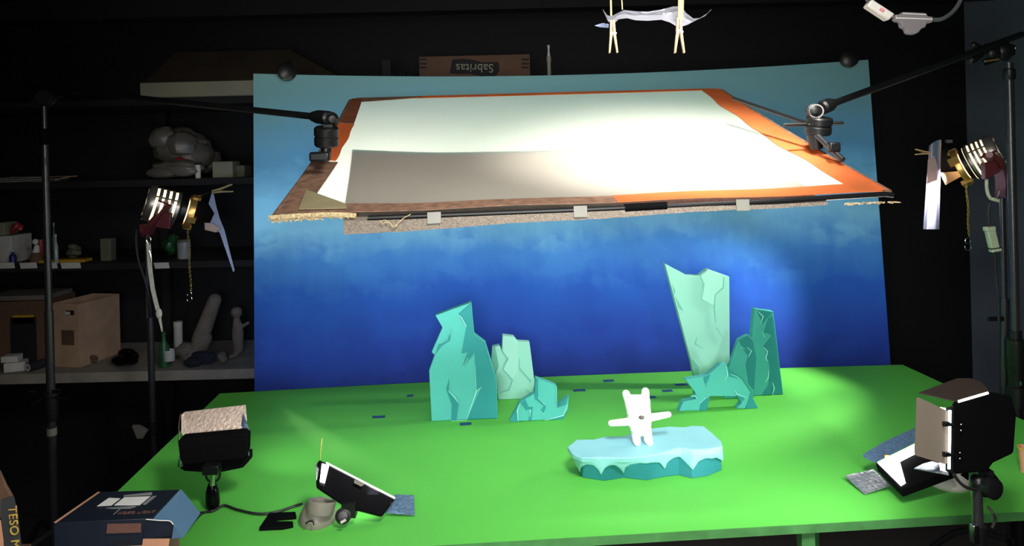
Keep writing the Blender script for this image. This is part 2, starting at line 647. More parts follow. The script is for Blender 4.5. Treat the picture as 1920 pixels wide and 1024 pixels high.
# ------------------------------------------------------------------ the room
WY, WX1, WX0, H = 4.05, 2.47, -3.1, 2.75
struct(MB().prism([V((WX0, -1.2, 0)), V((WX1, -1.2, 0)), V((WX1, WY, 0)), V((WX0, WY, 0))], (0, 0, -0.1)).build('floor', 'floor'))
struct(MB().prism([V((WX0, -1.2, H)), V((WX1, -1.2, H)), V((WX1, WY, H)), V((WX0, WY, H))], (0, 0, 0.1)).build('ceiling', 'ceil'))
struct(MB().box(((WX0 + WX1) / 2, WY + 0.06, H / 2), (WX1 - WX0 + 0.3, 0.12, H)).build('wall_back', 'wall'))
struct(MB().box((WX1 + 0.06, 1.4, H / 2), (0.12, 5.3, H)).build('wall_right', 'wall_r'))
struct(MB().box((WX0 - 0.06, 1.4, H / 2), (0.12, 5.3, H)).build('wall_left', 'wall'))
struct(MB().box(((WX0 + WX1) / 2, -1.26, H / 2), (WX1 - WX0 + 0.3, 0.12, H)).build('wall_front', 'wall'))
# ceiling beam edge that catches a thin line of light
bz = pd(700, 22, 3.7).z
struct(MB().box((-0.25, 3.75, bz + 0.05), (5.6, 0.08, 0.10)).build('trim_1', 'shelfd'))
st = MB().prism([pd(1776, 262, 4.02), pd(1786, 262, 4.02), pd(1786, 268, 4.02), pd(1776, 268, 4.02)], (0, 0.02, 0)).build('wall_sticker', 'paper')
tag(st, 'tiny white rectangular sticker on the dark back wall', 'sticker')

# ------------------------------------------------------------------ the green table
TZ = 0.75


def isect(a, b, c, d):
    x1, y1, x2, y2, x3, y3, x4, y4 = *a, *b, *c, *d
    D = (x1 - x2) * (y3 - y4) - (y1 - y2) * (x3 - x4)
    p = (x1 * y2 - y1 * x2); q = (x3 * y4 - y3 * x4)
    return ((p * (x3 - x4) - (x1 - x2) * q) / D, (p * (y3 - y4) - (y1 - y2) * q) / D)


bl, br = (412, 738), (1692, 684)
fl = isect(bl, (222, 920), (1400, 983), (756, 1023))
fr_ = isect(br, (1904, 781), (1400, 983), (1920, 957))
BL, BR, FL, FR = [pz(*p, TZ) for p in (bl, br, fl, fr_)]
TX = (BR - BL).normalized()
TYD = V((-TX.y, TX.x, 0))
TYAW = math.atan2(TX.y, TX.x)
tab = thing('table', 'long trestle table with a flat chroma green painted top', 'table', ((BL + BR + FL + FR) / 4).xy.to_3d())
mb = MB()
back = [BL + (BR - BL) * t + TYD * (0.035 * 4 * t * (1 - t)) for t in [i / 12 for i in range(13)]]
mb.prism([FL, FR] + back[::-1], (0, 0, -0.018))
top = mb.build('tabletop', 'green', tab)
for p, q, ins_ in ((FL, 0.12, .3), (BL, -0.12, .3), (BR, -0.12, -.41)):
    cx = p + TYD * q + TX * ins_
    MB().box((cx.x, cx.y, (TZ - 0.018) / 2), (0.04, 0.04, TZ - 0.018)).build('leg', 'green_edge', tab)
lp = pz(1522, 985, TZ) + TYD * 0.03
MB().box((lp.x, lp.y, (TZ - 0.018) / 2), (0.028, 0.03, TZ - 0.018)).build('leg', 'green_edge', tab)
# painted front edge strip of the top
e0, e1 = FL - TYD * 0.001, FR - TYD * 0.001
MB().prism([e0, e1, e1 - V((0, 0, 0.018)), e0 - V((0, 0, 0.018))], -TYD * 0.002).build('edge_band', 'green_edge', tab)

# blue tape marks
tp = [(710, 782, 24, 'blue tape mark on green table, the one furthest left, by itself'),
      (769, 742, 12, 'tiny blue tape mark behind and left of the big turquoise iceberg'),
      (873, 795, 22, 'blue tape mark just in front of the big turquoise iceberg'),
      (1086, 732, 23, 'blue tape mark on green table right of the pale left iceberg'),
      (1141, 714, 20, 'blue tape mark nearest the painted backdrop'),
      (1277, 721, 24, 'blue tape mark touching the foot of the tall pale iceberg'),
      (1251, 733, 19, 'blue tape mark between the bear and the ice arch'),
      (1223, 745, 13, 'blue tape mark partly behind the white bear head')]
for x, y, w_, lab in tp:
    a, b = pz(x - w_ / 2, y + 0.5, TZ + 0.0004), pz(x + w_ / 2, y - 0.5, TZ + 0.0004)
    dy = TYD * 0.011
    mb = MB()
    n = 6
    pts = [a + (b - a) * i / n - dy * (1 + random.uniform(-.2, .2)) for i in range(n + 1)] + \
          [a + (b - a) * (1 - i / n) + dy * (1 + random.uniform(-.2, .2)) for i in range(n + 1)]
    o = mb.prism(pts, (0, 0, 0.0006)).build('tape_mark', 'btape')
    tag(o, lab, 'tape', 'blue tape marks on the green table')

# ------------------------------------------------------------------ the painted backdrop
bdl, bdr = pz(475, 735, TZ), pz(1673, 683.5, TZ)
tpl, tpr = pd(475, 138, bdl.y + 0.07), pd(1628, 112, bdr.y + 0.12)
bdl2 = bdl + V((0, 0.012, 0)); bdr2 = bdr + V((0, 0.012, 0))


def bdf(u, v):
    b = bdl2.lerp(bdr2, u) + TYD * (0.040 * 4 * u * (1 - u))
    t = tpl.lerp(tpr, u) + V((0, 0.16, -0.014)) * 4 * u * (1 - u)
    p = b.lerp(t, v)
    return p


EXT = 0.10
def bdf2(u, v):
    vv = -EXT + (1 + EXT) * v
    return bdf(u, vv)


bd = thing('backdrop', 'tall bowed backdrop board painted from teal sky to deep blue sea', 'backdrop', (bdl.lerp(bdr, .5).x, bdl.lerp(bdr, .5).y + 0.02, TZ - 0.02))
MB().grid(bdf2, 40, 12, V((0, 0.006, 0))).build('painted_panel', 'sea', bd)
for u in (0.12, 0.5, 0.88):
    p0 = bdf(u, -0.08) + V((0, 0.05, 0)); p1 = bdf(u, 0.9) + V((0, 0.05, 0))
    MB().hexa([p0 + V(d) for d in ((-.02, -.04, 0), (.02, -.04, 0), (.02, 0, 0), (-.02, 0, 0))],
              [p1 + V(d) for d in ((-.02, -.04, 0), (.02, -.04, 0), (.02, 0, 0), (-.02, 0, 0))]).build('batten', 'cardd', bd)
for (u, lab, yaw) in ((0.045, 'black round spring clamp biting the top left corner of the backdrop', 0.5),
                      (0.968, 'black round spring clamp biting the top right corner of the backdrop', -0.2)):
    c = bdf(u, 1.0)
    k = thing('clamp', lab, 'clamp', c, 'clamps on the backdrop top')
    f = V((math.sin(yaw), -math.cos(yaw), 0.15)).normalized()
    MB().lathe(c + f * 0.012 + V((0, 0, 0.004)), f, [(0, 0), (0.031, 0), (0.034, 0.006), (0.034, 0.018), (0.026, 0.024), (0, 0.026)], 24).build('jaw', 'black', k)
    MB().lathe(c - f * 0.012 + V((0, 0, 0.010)), -f, [(0, 0), (0.024, 0), (0.026, 0.012), (0, 0.016)], 20).build('jaw', 'black', k)
    MB().lathe(c + f * 0.024 + V((0.004, 0, 0.006)), f, [(0.0275, 0), (0.0305, 0), (0.0305, 0.003), (0.0275, 0.003), (0.0275, 0)], 24, a0=-1.2, a1=1.6).build('wire_rim', 'chrome', k)
    MB().cap(c + V((0.0, 0.0, 0.02)), c + V((0.01, 0.02, 0.042)), 0.012, 0.009).build('grip', 'black', k)

# ------------------------------------------------------------------ the ice cut-outs
c7 = lambda P: [(760 + x / 2.845, 460 + y / 2.845) for x, y in P]
c8 = lambda P: [(1160 + x / 2.845, 460 + y / 2.845) for x, y in P]


def iceberg(label, base_px, outline, mats, facets=(), lights=(), cracks=(), th=0.028, hl=()):
    """outline/facets in pixels; facets darker raised panels; lights lighter raised panels; cracks thin dark lines; hl thin pale lines"""
    o = pz(*base_px, TZ)
    P = Plane(o, TYAW)
    n = P.n
    def w3(p, off=0.0):
        q = P(*p)
        if q.z < TZ + 0.012:
            q.z = TZ + 0.0005
        return q + n * off
    t = thing('iceberg', label, 'iceberg cut-out', (o.x, o.y, TZ))
    mb = MB()
    mb.prism([w3(p) for p in outline], -n * th)
    mb.build('foam_panel', [mats[0]], t, bevel=0.0015)
    def raised(polys, mk, nm, d):
        if not polys:
            return
        for f in polys:
            m2 = MB()
            a = [w3(p, 0.0004) for p in f]
            c = sum(a, V()) / len(a)
            m2.hexa(a, [c + (q - c) * 0.985 + n * d for q in a])
            m2.build(nm, [mk], t, smooth=20)
    raised(facets, mats[1], 'dark_facet', 0.0022)
    raised(lights, mats[2], 'pale_facet', 0.0030)
    def lines(L, mk, nm, wd, d):
        if not L:
            return
        for path in L:
            m2 = MB()
            pts = [w3(p, d) for p in path]
            k = len(pts)
            W = []
            for i in range(k):
                tt = (pts[min(i + 1, k - 1)] - pts[max(i - 1, 0)]).normalized()
                s_ = 0.35 if i in (0, k - 1) else 1.0
                W.append(tt.cross(n) * wd * s_)
            m2.ribbon(pts, W, 0.0014)
            m2.build(nm, [mk], t, smooth=0)
    lines(cracks, mats[1], 'crack', 0.0045, 0.003)
    lines(hl, mats[3], 'edge_highlight', 0.0028, 0.0042)
    return t


iceberg('big turquoise iceberg cut-out with a tilted square head, left on the table', (809, 790.4),
        c7([(160, 374), (352, 304), (368, 474), (428, 520), (487, 725), (493, 915), (140, 940), (127, 670), (157, 585), (140, 572), (198, 440)]),
        ('ice', 'ice_d', 'ice', 'ice_hl'),
        facets=[c7([(350, 308), (280, 368), (327, 430), (300, 577), (333, 568), (303, 655), (370, 572), (378, 780), (407, 757), (328, 924), (491, 912), (485, 725), (426, 521), (366, 475)]),
                c7([(242, 446), (239, 508), (192, 538), (159, 583), (176, 530), (228, 498)]),
                c7([(233, 712), (231, 775), (285, 840), (272, 928), (245, 932), (248, 850), (217, 768)])],
        hl=[c7([(280, 366), (300, 385), (327, 432)]), c7([(407, 755), (380, 775), (326, 924)]), c7([(303, 655), (335, 600)]), c7([(378, 775), (372, 640)]),
            c7([(240, 448), (238, 475)]), c7([(185, 522), (228, 500)]), c7([(231, 775), (262, 808), (285, 840)]), c7([(245, 932), (326, 926)])])
iceberg('pale mint iceberg cut-out standing behind the big turquoise one', (963, 749),
        c7([(463, 543), (503, 534), (514, 560), (518, 480), (577, 487), (597, 513), (662, 517), (690, 735), (673, 820), (497, 831), (480, 720), (453, 665)]),
        ('icew', 'icew_d', 'icew_l', 'icew_l'),
        facets=[c7([(466, 545), (480, 541), (498, 640), (470, 716), (456, 665)])],
        lights=[c7([(520, 483), (576, 489), (596, 515), (609, 655), (572, 715), (522, 662), (548, 605), (520, 560)])],
        cracks=[c7([(514, 558), (548, 605), (528, 640), (522, 662), (572, 718), (552, 770), (505, 785)]), c7([(608, 600), (608, 655), (670, 725), (660, 735)]),
                c7([(640, 765), (676, 797)]), c7([(478, 545), (498, 640), (470, 716)])],
        hl=[c7([(480, 541), (500, 640), (474, 716)])])
iceberg('small jagged turquoise iceberg cut-out, lowest of the left group', (1010, 788.5),
        c7([(557, 940), (612, 838), (690, 790), (695, 708), (806, 750), (815, 860), (872, 806), (866, 880), (840, 928)]),
        ('ice', 'ice_d', 'ice', 'ice_hl'),
        facets=[c7([(560, 939), (611, 842), (597, 880), (600, 922), (628, 936)]),
                c7([(696, 710), (707, 713), (707, 812), (752, 858), (736, 900), (722, 880), (742, 858), (691, 818), (689, 792)]),
                c7([(807, 752), (814, 860), (868, 812), (856, 850), (806, 868)]),
                c7([(640, 822), (657, 862), (680, 862), (672, 918), (655, 920), (668, 880), (645, 880), (615, 842)]),
                c7([(838, 926), (735, 934), (842, 905), (864, 882)])],
        hl=[c7([(806, 752), (804, 868)]), c7([(611, 842), (597, 880), (600, 925)]), c7([(722, 880), (736, 900)]), c7([(650, 880), (668, 876), (664, 912)]), c7([(740, 934), (842, 905), (866, 845)]), c7([(707, 812), (750, 856)])])
iceberg('tallest pale mint iceberg cut-out with a pointed left horn', (1340, 727),
        c8([(247, 98), (368, 162), (433, 160), (475, 127), (590, 168), (593, 630), (592, 770), (420, 770), (405, 708), (388, 620)]),
        ('icew', 'icew_d', 'icew_l', 'icew_l'),
        facets=[c8([(390, 604), (428, 650), (425, 720), (409, 706)]), c8([(286, 208), (302, 245), (297, 262)]), c8([(302, 272), (346, 350), (322, 340)])],
        lights=[c8([(436, 162), (475, 130), (558, 157), (555, 223), (515, 260), (508, 320), (445, 288), (453, 205)])],
        cracks=[c8([(433, 160), (453, 205), (443, 287), (510, 322)]), c8([(560, 168), (556, 225), (514, 262), (508, 330), (515, 415)]),
                c8([(416, 490), (406, 525), (450, 550)]), c8([(520, 440), (558, 495)])],
        hl=[c8([(446, 225), (444, 285), (506, 320)])])
iceberg('tall narrow dark teal iceberg cut-out, furthest right', (1440, 741),
        c8([(727, 340), (825, 353), (878, 795), (708, 802), (700, 650), (712, 500)]),
        ('icet', 'icet_d', 'icet', 'ice_hl'),
        facets=[c8([(729, 342), (824, 355), (798, 380), (764, 420), (752, 384)]),
                c8([(822, 372), (875, 793), (762, 799), (800, 745), (805, 640), (783, 600), (790, 562), (770, 542), (816, 482), (790, 464), (772, 468), (800, 384)])],
        cracks=[c8([(826, 735), (816, 765), (820, 795)])],
        hl=[c8([(733, 345), (768, 378), (756, 415)]), c8([(768, 462), (776, 492)]), c8([(770, 540), (792, 565), (782, 600), (796, 620)]), c8([(800, 660), (794, 708), (780, 728)]), c8([(818, 730), (827, 760), (818, 792)])])
iceberg('mid-height dark teal iceberg cut-out standing just left of the tall narrow one', (1390, 747),
        c8([(560, 700), (597, 628), (638, 503), (690, 476), (716, 505), (735, 600), (722, 816), (565, 816)]),
        ('icet', 'icet_d', 'icet', 'ice_hl'), th=0.018,
        facets=[c8([(640, 504), (689, 479), (714, 507), (733, 600), (721, 770), (692, 740), (678, 640), (690, 590), (660, 548)])],
        hl=[c8([(650, 540), (670, 552)]), c8([(682, 543), (706, 562), (690, 592)])])
iceberg('low turquoise ice arch cut-out in front of the tall pale iceberg', (1350, 768.5),
        c8([(357, 717), (450, 702), (480, 690), (545, 635), (572, 632), (600, 690), (655, 715), (700, 785), (745, 871), (632, 873), (655, 845), (632, 806), (485, 806), (465, 881), (322, 882), (345, 835), (413, 822), (408, 785)]),
        ('ice', 'ice_d', 'ice', 'ice_hl'),
        facets=[c8([(700, 788), (742, 870), (672, 871), (690, 830)]), c8([(452, 704), (488, 690), (466, 742), (468, 778), (456, 732)]),
                c8([(487, 808), (468, 878), (428, 878), (440, 832)]), c8([(575, 634), (600, 690), (650, 714), (590, 700)]), c8([(382, 800), (410, 792), (417, 816)]),
                c8([(618, 782), (672, 812), (652, 844), (634, 808)])],
        hl=[c8([(570, 640), (578, 690), (566, 716)]), c8([(456, 732), (466, 775)]), c8([(615, 768), (628, 792), (680, 812)]), c8([(430, 842), (462, 812)]), c8([(382, 806), (404, 800), (418, 815)])])

# ------------------------------------------------------------------ ice floe
cf = lambda x, y: (1040 + x / 4.655, 700 + y / 4.655)
FH = 0.066
tb = [(110, 640), (190, 575), (340, 575), (440, 548), (600, 548), (680, 515), (840, 480), (1000, 462), (1130, 468), (1200, 455), (1300, 458), (1380, 522), (1455, 590)]
tf = [(1468, 640), (1350, 662), (1200, 668), (1090, 652), (960, 684), (800, 718), (600, 736), (420, 728), (230, 734), (150, 700)]
bf = [(1475, 845), (1350, 898), (1210, 920), (1090, 890), (960, 905), (800, 938), (600, 915), (420, 942), (225, 912), (185, 850)]
T3 = [pz(*cf(*p), TZ + FH) for p in tb + tf]
B3 = [V((p.x + (0.022, 0.014, 0.008, 0)[min(i, 3)], p.y, TZ + 0.0008)) for i, p in enumerate(T3[:len(tb)])] + [pz(*cf(*p), TZ + 0.0008) for p in bf]
cen = sum(T3, V()) / len(T3)
fl_ = thing('ice_floe', 'flat blue ice floe with dripping snow frosting, under the white bear', 'ice floe', (cen.x, cen.y, TZ))
mb = MB()
B3i = [cen.xy.to_3d() + (p - cen).xy.to_3d() * 0.97 + V((0, 0, p.z)) for p in B3]
T3i = [cen.xy.to_3d() + (p - cen).xy.to_3d() * 0.965 + V((0, 0, p.z - 0.006)) for p in T3]
mb.hexa(B3i, T3i)
mb.build('floe_block', 'floe', fl_, bevel=0.004)
mb = MB()
lo = []
for i, p in enumerate(T3):
    lo.append(V((p.x, p.y, TZ + FH - 0.013)))
mb.hexa(lo, T3)
# front skirt follows the block's slope, drips run down it
def front_pt(x, y):
    """point on the block's front face seen at crop pixel x,y"""
    for i in range(len(tf) - 1):
        a, b = tf[i], tf[i + 1]
        if b[0] <= x <= a[0]:
            t = (x - a[0]) / (b[0] - a[0])
            A = T3[len(tb) + i].lerp(T3[len(tb) + i + 1], t)
            Bq = B3[len(tb) + i].lerp(B3[len(tb) + i + 1], t)
            yt = a[1] + (b[1] - a[1]) * t
            yb = bf[i][1] + (bf[i + 1][1] - bf[i][1]) * t
            k = (y - yt) / (yb - yt)
            return A.lerp(Bq, max(0, min(0.97, k)))
    return None
skirt = [(150, 770), (185, 830), (215, 897), (238, 820), (280, 800), (335, 805), (378, 848), (405, 897), (438, 832), (480, 808), (525, 806), (570, 840), (602, 884), (622, 822), (680, 800),
         (740, 790), (800, 796), (860, 785), (915, 788), (960, 848), (985, 782), (1030, 750), (1085, 735), (1140, 788), (1198, 856), (1255, 775), (1320, 748), (1370, 752), (1410, 745), (1450, 768), (1468, 785)]
for (xa_, ya_), (xb_, yb_) in zip(skirt, skirt[1:]):
    for k in range(3):
        x0_, x1_ = xa_ + (xb_ - xa_) * k / 3, xa_ + (xb_ - xa_) * (k + 1) / 3
        y0_, y1_ = ya_ + (yb_ - ya_) * k / 3, ya_ + (yb_ - ya_) * (k + 1) / 3
        A0, A1, B0, B1 = front_pt(x0_, 690), front_pt(x1_, 690), front_pt(x0_, y0_ - 5), front_pt(x1_, y1_ - 5)
        if not all((A0, A1, B0, B1)):
            continue
        fo, bk = V((0, -0.0045, 0.0)), V((0, 0.0045, 0))
        mb.hexa([A0 + fo, A1 + fo, B1 + fo * .8, B0 + fo * .8], [A0 + bk, A1 + bk, B1 + bk, B0 + bk])
cap = mb.build('snow_cap', 'snow', fl_, remesh=0.0022, smooth_it=14)
FTOP = TZ + FH + 0.0

# ------------------------------------------------------------------ bear puppet
def cb(x, y):
    return (1040 + x / 4.655, 700 + y / 4.655)
foot = pz(*cb(770, 618), FTOP)
Pb = Plane(foot, TYAW)
def bp(x, y, off=0.0):
    return Pb(*cb(x, y)) + V((0, off, 0))
bear = thing('bear_puppet', 'small white bear puppet with tube ears and outstretched arms, standing on the ice floe', 'puppet', foot)
mb = MB()
up = V((0, 0, 1))
# head and trunk: broad rounded block narrowing towards the neck, broader hips
def blob(x, y, rx, rz, ry):
    mb.ball(bp(x, y), 1.0, 20, sc=(rx * 0.000296 * 1, ry, rz * 0.000296))
PXM = foot.y / FPX / 4.655
def slab(cx, cy, hw, hh, dep, tilt=0.0):
    c = bp(cx, cy)
    mb.ball(c, 1.0, 24, sc=(hw * PXM, dep, hh * PXM))
body_prof = [(245, 721, 111), (270, 723, 110), (300, 727, 107), (335, 733, 106), (370, 739, 104), (405, 741, 102), (440, 743, 99), (475, 747, 92), (490, 750, 88)]
for y, cx, hw in body_prof:
    mb.cap(bp(cx - hw + 56, y), bp(cx + hw - 56, y), 58 * PXM, None, 16)
for lx0, lx1, fx in ((702, 714, 716), (805, 818, 824)):
    mb.cap(bp(lx0, 490), bp(lx1, 585), 40 * PXM, 38 * PXM, 16)
    mb.cap(bp(fx, 596, -0.006), bp(fx, 599, 0.004), 33 * PXM, 33 * PXM, 12)
mb.cap(bp(650, 262), bp(623, 180), 37 * PXM, 35 * PXM, 14)
mb.cap(bp(795, 252), bp(791, 160), 37 * PXM, 35 * PXM, 14)
mb.cap(bp(665, 422), bp(493, 437), 36 * PXM, 28 * PXM, 14)
mb.cap(bp(820, 390), bp(992, 360), 36 * PXM, 27 * PXM, 14)
mb.cap(bp(738, 352, -0.012), bp(738, 352, -0.016), 30 * PXM, 24 * PXM, 14)
mb.build('body', 'puppet', bear, remesh=0.0015, smooth_it=5)
MB().ball(bp(742, 352, -0.0275), 0.0058, 12, sc=(1.25, 0.8, 0.85)).build('nose', 'nose', bear)
MB().ball(bp(630, 195, -0.0125), 0.0015, 8).build('eye', 'pink', bear)
MB().ball(bp(794, 175, -0.0125), 0.0015, 8).build('eye', 'pink', bear)

# ------------------------------------------------------------------ diffusion frame
dFL, dFR, dBL, dBR = pd(532, 402, 1.47), pd(1650, 358, 1.52), pd(668, 186, 2.45), pd(1342, 168, 2.45)


def ds(u, v, off=0.0):
    a = dFL.lerp(dFR, u); b = dBL.lerp(dBR, u)
    p = a.lerp(b, v)
    sag = -0.030 * 16 * u * (1 - u) * v * (1 - v) + 0.0012 * math.sin(u * 21) * (1 - v)
    side = 0.012 * math.sin(v * math.pi)
    p = p + V((side * (1 - 2 * u), 0, sag + off))
    return p


DC = ds(.5, .5)
df_ = thing('diffusion_frame', 'large white diffusion sheet framed in orange tape, hanging over the table', 'light diffuser', DC)
MB().grid(lambda u, v: ds(u, v), 48, 36).build('diffusion_sheet', 'sheet', df_)
# tape along the four edges (over the sheet), made of torn lengths
def edge_strip(f0, f1, wfun, name, mk, n=40, off=0.0015):
    """f(t) gives (u,v) on outer line; wfun(t) gives (du,dv) inward"""
    m2 = MB()
    pa = []
    for i in range(n + 1):
        t = f0 + (f1 - f0) * i / n
        (u, v), (du, dv) = wfun(t)
        pa.append((ds(u, v, off), ds(u + du, v + dv, off)))
    for (a, b), (c, d) in zip(pa, pa[1:]):
        m2.hexa([a, b, d, c], [a + V((0, 0, .0012)), b + V((0, 0, .0012)), d + V((0, 0, .0012)), c + V((0, 0, .0012))])
    return m2.build(name, mk, df_)
rj = lambda t, s: noise.noise(V((t * 7, s, 0)))
edge_strip(0.34, 0.68, lambda t: ((-0.012, t), (0.040 + 0.008 * rj(t, 1) - 0.012 * abs(t - 0.5), 0)), 'orange_tape', 'tape')
edge_strip(0.685, 1.0, lambda t: ((-0.012, t), (0.036 - 0.02 * (t - 0.685), 0)), 'brown_tape', mat('dull_orange_tape', rgb(150, 92, 62), 0.7, trans=0.3, var=0.2, scale=20))
edge_strip(0.0, 0.33, lambda t: ((-0.012, t), (0.044 + 0.01 * t, 0)), 'brown_tape', 'tape_worn')
edge_strip(0.0, 1.0, lambda t: ((1.010, t), (-0.052 + 0.01 * rj(t, 2), 0)), 'orange_tape', 'tape')
edge_strip(0.0, 0.55, lambda t: ((t, -0.012), (0, 0.052 + 0.006 * rj(t, 3))), 'brown_tape', 'tape_worn')
edge_strip(0.55, 1.0, lambda t: ((t, -0.012), (0, 0.056 - 0.012 * max(0, t - .7))), 'orange_tape', 'tape')
edge_strip(0.0, 0.18, lambda t: ((t, 1.008), (0, -0.06 + 0.25 * t)), 'brown_tape', 'tape_worn')
edge_strip(0.15, 1.0, lambda t: ((t, 1.008), (0, -0.022)), 'orange_tape', 'tape')
# corner reinforcement, seen through as olive patch at the front left
def dplane(x, y, off):
    n = (dFR - dFL).cross(dBL - dFL).normalized()
    r = ray(x, y)
    return CAM + r * ((dFL + V((0, 0, off)) - CAM).dot(n) / r.dot(n))
m2 = MB()
a, b, c, d = [dplane(*p, 0.006) for p in ((560, 393), (650, 391), (649, 383), (574, 356))]
m2.hexa([a, b, c, d], [p + V((0, 0, .0012)) for p in (a, b, c, d)]).build('corner_patch', mat('olive_patch', rgb(150, 140, 105), 0.7, trans=0.2), df_)
# steel rod frame below the sheet
def rod(pts, nm='frame_rod', r=0.0075, mk='black'):
    return MB().tube(pts, r, 10, smooth=False).build(nm, mk, df_)
rod([ds(0.14, -0.018, -0.009), ds(0.5, -0.018, -0.009), ds(0.8, -0.017, -0.007), ds(1.0, -0.014, -0.003), ds(1.016, -0.012, -0.006)], r=0.0055)
rod([ds(-0.016, v, -0.006) for v in (0, .25, .5, .75, 1.0)], mk='tape_worn', r=0.007)
rod([ds(1.016, v, -0.004) for v in (0, .25, .5, .75, 1.0)], r=0.006, mk='tape_worn')
rod([ds(u, 1.01, -0.005) for u in (0, .25, .5, .75, 1.0)], r=0.006, mk='tape_worn')
MB().cyl(ds(0.56, -0.018, -0.009), ds(0.63, -0.018, -0.009), 0.008).build('rod_sleeve', 'blackp', df_)
# frayed edge left front and chrome-bright cloth along the lower right
m2 = MB()
for i in range(60):
    u = -0.015 + 0.13 * random.random()
    p = ds(u, -0.012, -0.006)
    m2.cap(p, p + V((random.uniform(-.012, .012), random.uniform(-.006, .002), random.uniform(-.006, .003))), 0.0022, 0.001, 6)
p0 = ds(-0.02, -0.014, 0.0)
m2.tube([p0, ds(0.03, -0.014, 0.0), ds(0.08, -0.014, -0.001), ds(0.12, -0.014, -0.005)], 0.0055, 8)
m2.build('frayed_hem', 'fray', df_)
m2 = MB()
for i in range(40):
    u = 0.93 + 0.09 * random.random()
    p = ds(u, -0.018, -0.018)
    m2.cap(p, p + V((random.uniform(-.01, .01), -.003, random.uniform(-.004, .002))), 0.0018, 0.001, 6)
m2.build('frayed_hem', 'fray', df_)
for u in (0.236, 0.475, 0.745):
    a = ds(u, -0.022, -0.001); b = ds(u + 0.022, -0.022, -0.001)
    dv = V((0, -0.003, -0.022))
    m2 = MB().hexa([a, b, b + dv, a + dv], [p + V((0, -.0015, 0.001)) for p in (a, b, b + dv, a + dv)])
    m2.build('tape_tab', 'ptape', df_)

# grey foam board lying under the sheet
def under(x, y, off):
    # point on the sheet's mean plane (offset down) seen at pixel
    n = (dFR - dFL).cross(dBL - dFL).normalized()
    o = dFL + V((0, 0, off))
    r = ray(x, y)
    return CAM + r * ((o - CAM).dot(n) / r.dot(n))
def proj(p):
    r = p - CAM
    return CX + FPX * r.dot(RX) / r.y, CY - FPX * r.dot(UX) / r.y
def find_uv(x, y):
    """sheet coordinates of the sheet point seen at pixel x,y"""
    best = None
    for i in range(0, 61):
        for j in range(-2, 61):
            X, Y_ = proj(ds(i / 60, j / 60))
            e = (X - x) ** 2 + (Y_ - y) ** 2
            if best is None or e < best[0]:
                best = (e, i / 60, j / 60)
    return best[1], best[2]
uvb = [find_uv(1362, 256), find_uv(662, 286)]
uf0, uf1 = find_uv(648, 398)[0], find_uv(1548, 366)[0]
vf = -0.022
def board_top(a, b):
    """a along the front, b from front to back"""
    u = (uf0 + (uf1 - uf0) * a) * (1 - b) + (uvb[1][0] + (uvb[0][0] - uvb[1][0]) * a) * b
    v = vf * (1 - b) + (uvb[1][1] + (uvb[0][1] - uvb[1][1]) * a) * b
    return ds(u, v, -0.012)
q = [board_top(0, 0), board_top(1, 0), board_top(1, 1), board_top(0, 1)]
fb = thing('foam_board', 'grey felted foam board slung under the front of the diffusion sheet', 'foam board', sum(q, V()) / 4)
m2 = MB()
NA, NB_ = 44, 12
T_ = [[m2.bm.verts.new(board_top(a / NA, b / NB_)) for b in range(NB_ + 1)] for a in range(NA + 1)]
def bth(a):
    return V((0, 0, -(0.026 * (1 - a) + 0.005 * a) + 0.0016 * noise.noise(V((a * 37, 0, 3)))))
Bt = [[m2.bm.verts.new(board_top(a / NA, b / NB_) + bth(a / NA)) for b in range(NB_ + 1)] for a in range(NA + 1)]
for a in range(NA):
    for b in range(NB_):
        m2.bm.faces.new((T_[a][b], T_[a + 1][b], T_[a + 1][b + 1], T_[a][b + 1]))
        m2.bm.faces.new((Bt[a][b + 1], Bt[a + 1][b + 1], Bt[a + 1][b], Bt[a][b]))
    m2.bm.faces.new((T_[a + 1][0], T_[a][0], Bt[a][0], Bt[a + 1][0]))
    m2.bm.faces.new((T_[a][NB_], T_[a + 1][NB_], Bt[a + 1][NB_], Bt[a][NB_]))
for b in range(NB_):
    m2.bm.faces.new((T_[0][b], T_[0][b + 1], Bt[0][b + 1], Bt[0][b]))
    m2.bm.faces.new((T_[NA][b + 1], T_[NA][b], Bt[NA][b], Bt[NA][b + 1]))
m2.build('board', 'foam', fb, smooth=30)
# frayed pale thread stuck on the board's front edge
m2 = MB()
fp = lambda x, y: pd(x, y, q[0].y - 0.004)
m2.tube([fp(712, 416), fp(722, 413), fp(733, 420), fp(740, 426), fp(748, 417), fp(757, 409), fp(770, 402)], 0.0009, 6)
m2.tube([fp(716, 419), fp(728, 417), fp(737, 423), fp(744, 421), fp(752, 414)], 0.0007, 6)
m2.tube([fp(714, 415), fp(718, 421)], 0.0007, 6, smooth=False)
o = m2.build('thread', 'fray', None)
tag(o, 'frayed pale thread snagged on the front edge of the grey foam board', 'thread')


# ------------------------------------------------------------------ stands and booms
def grip_head(mb_, c, axis, r, h):
    a = V(axis).normalized()
    mb_.lathe(c - a * h / 2, a, [(0, 0), (r * .9, 0), (r, h * .08), (r, h * .42), (r * .93, h * .47), (r * .93, h * .53), (r, h * .58), (r, h * .92), (r * .9, h), (0, h)], 28)


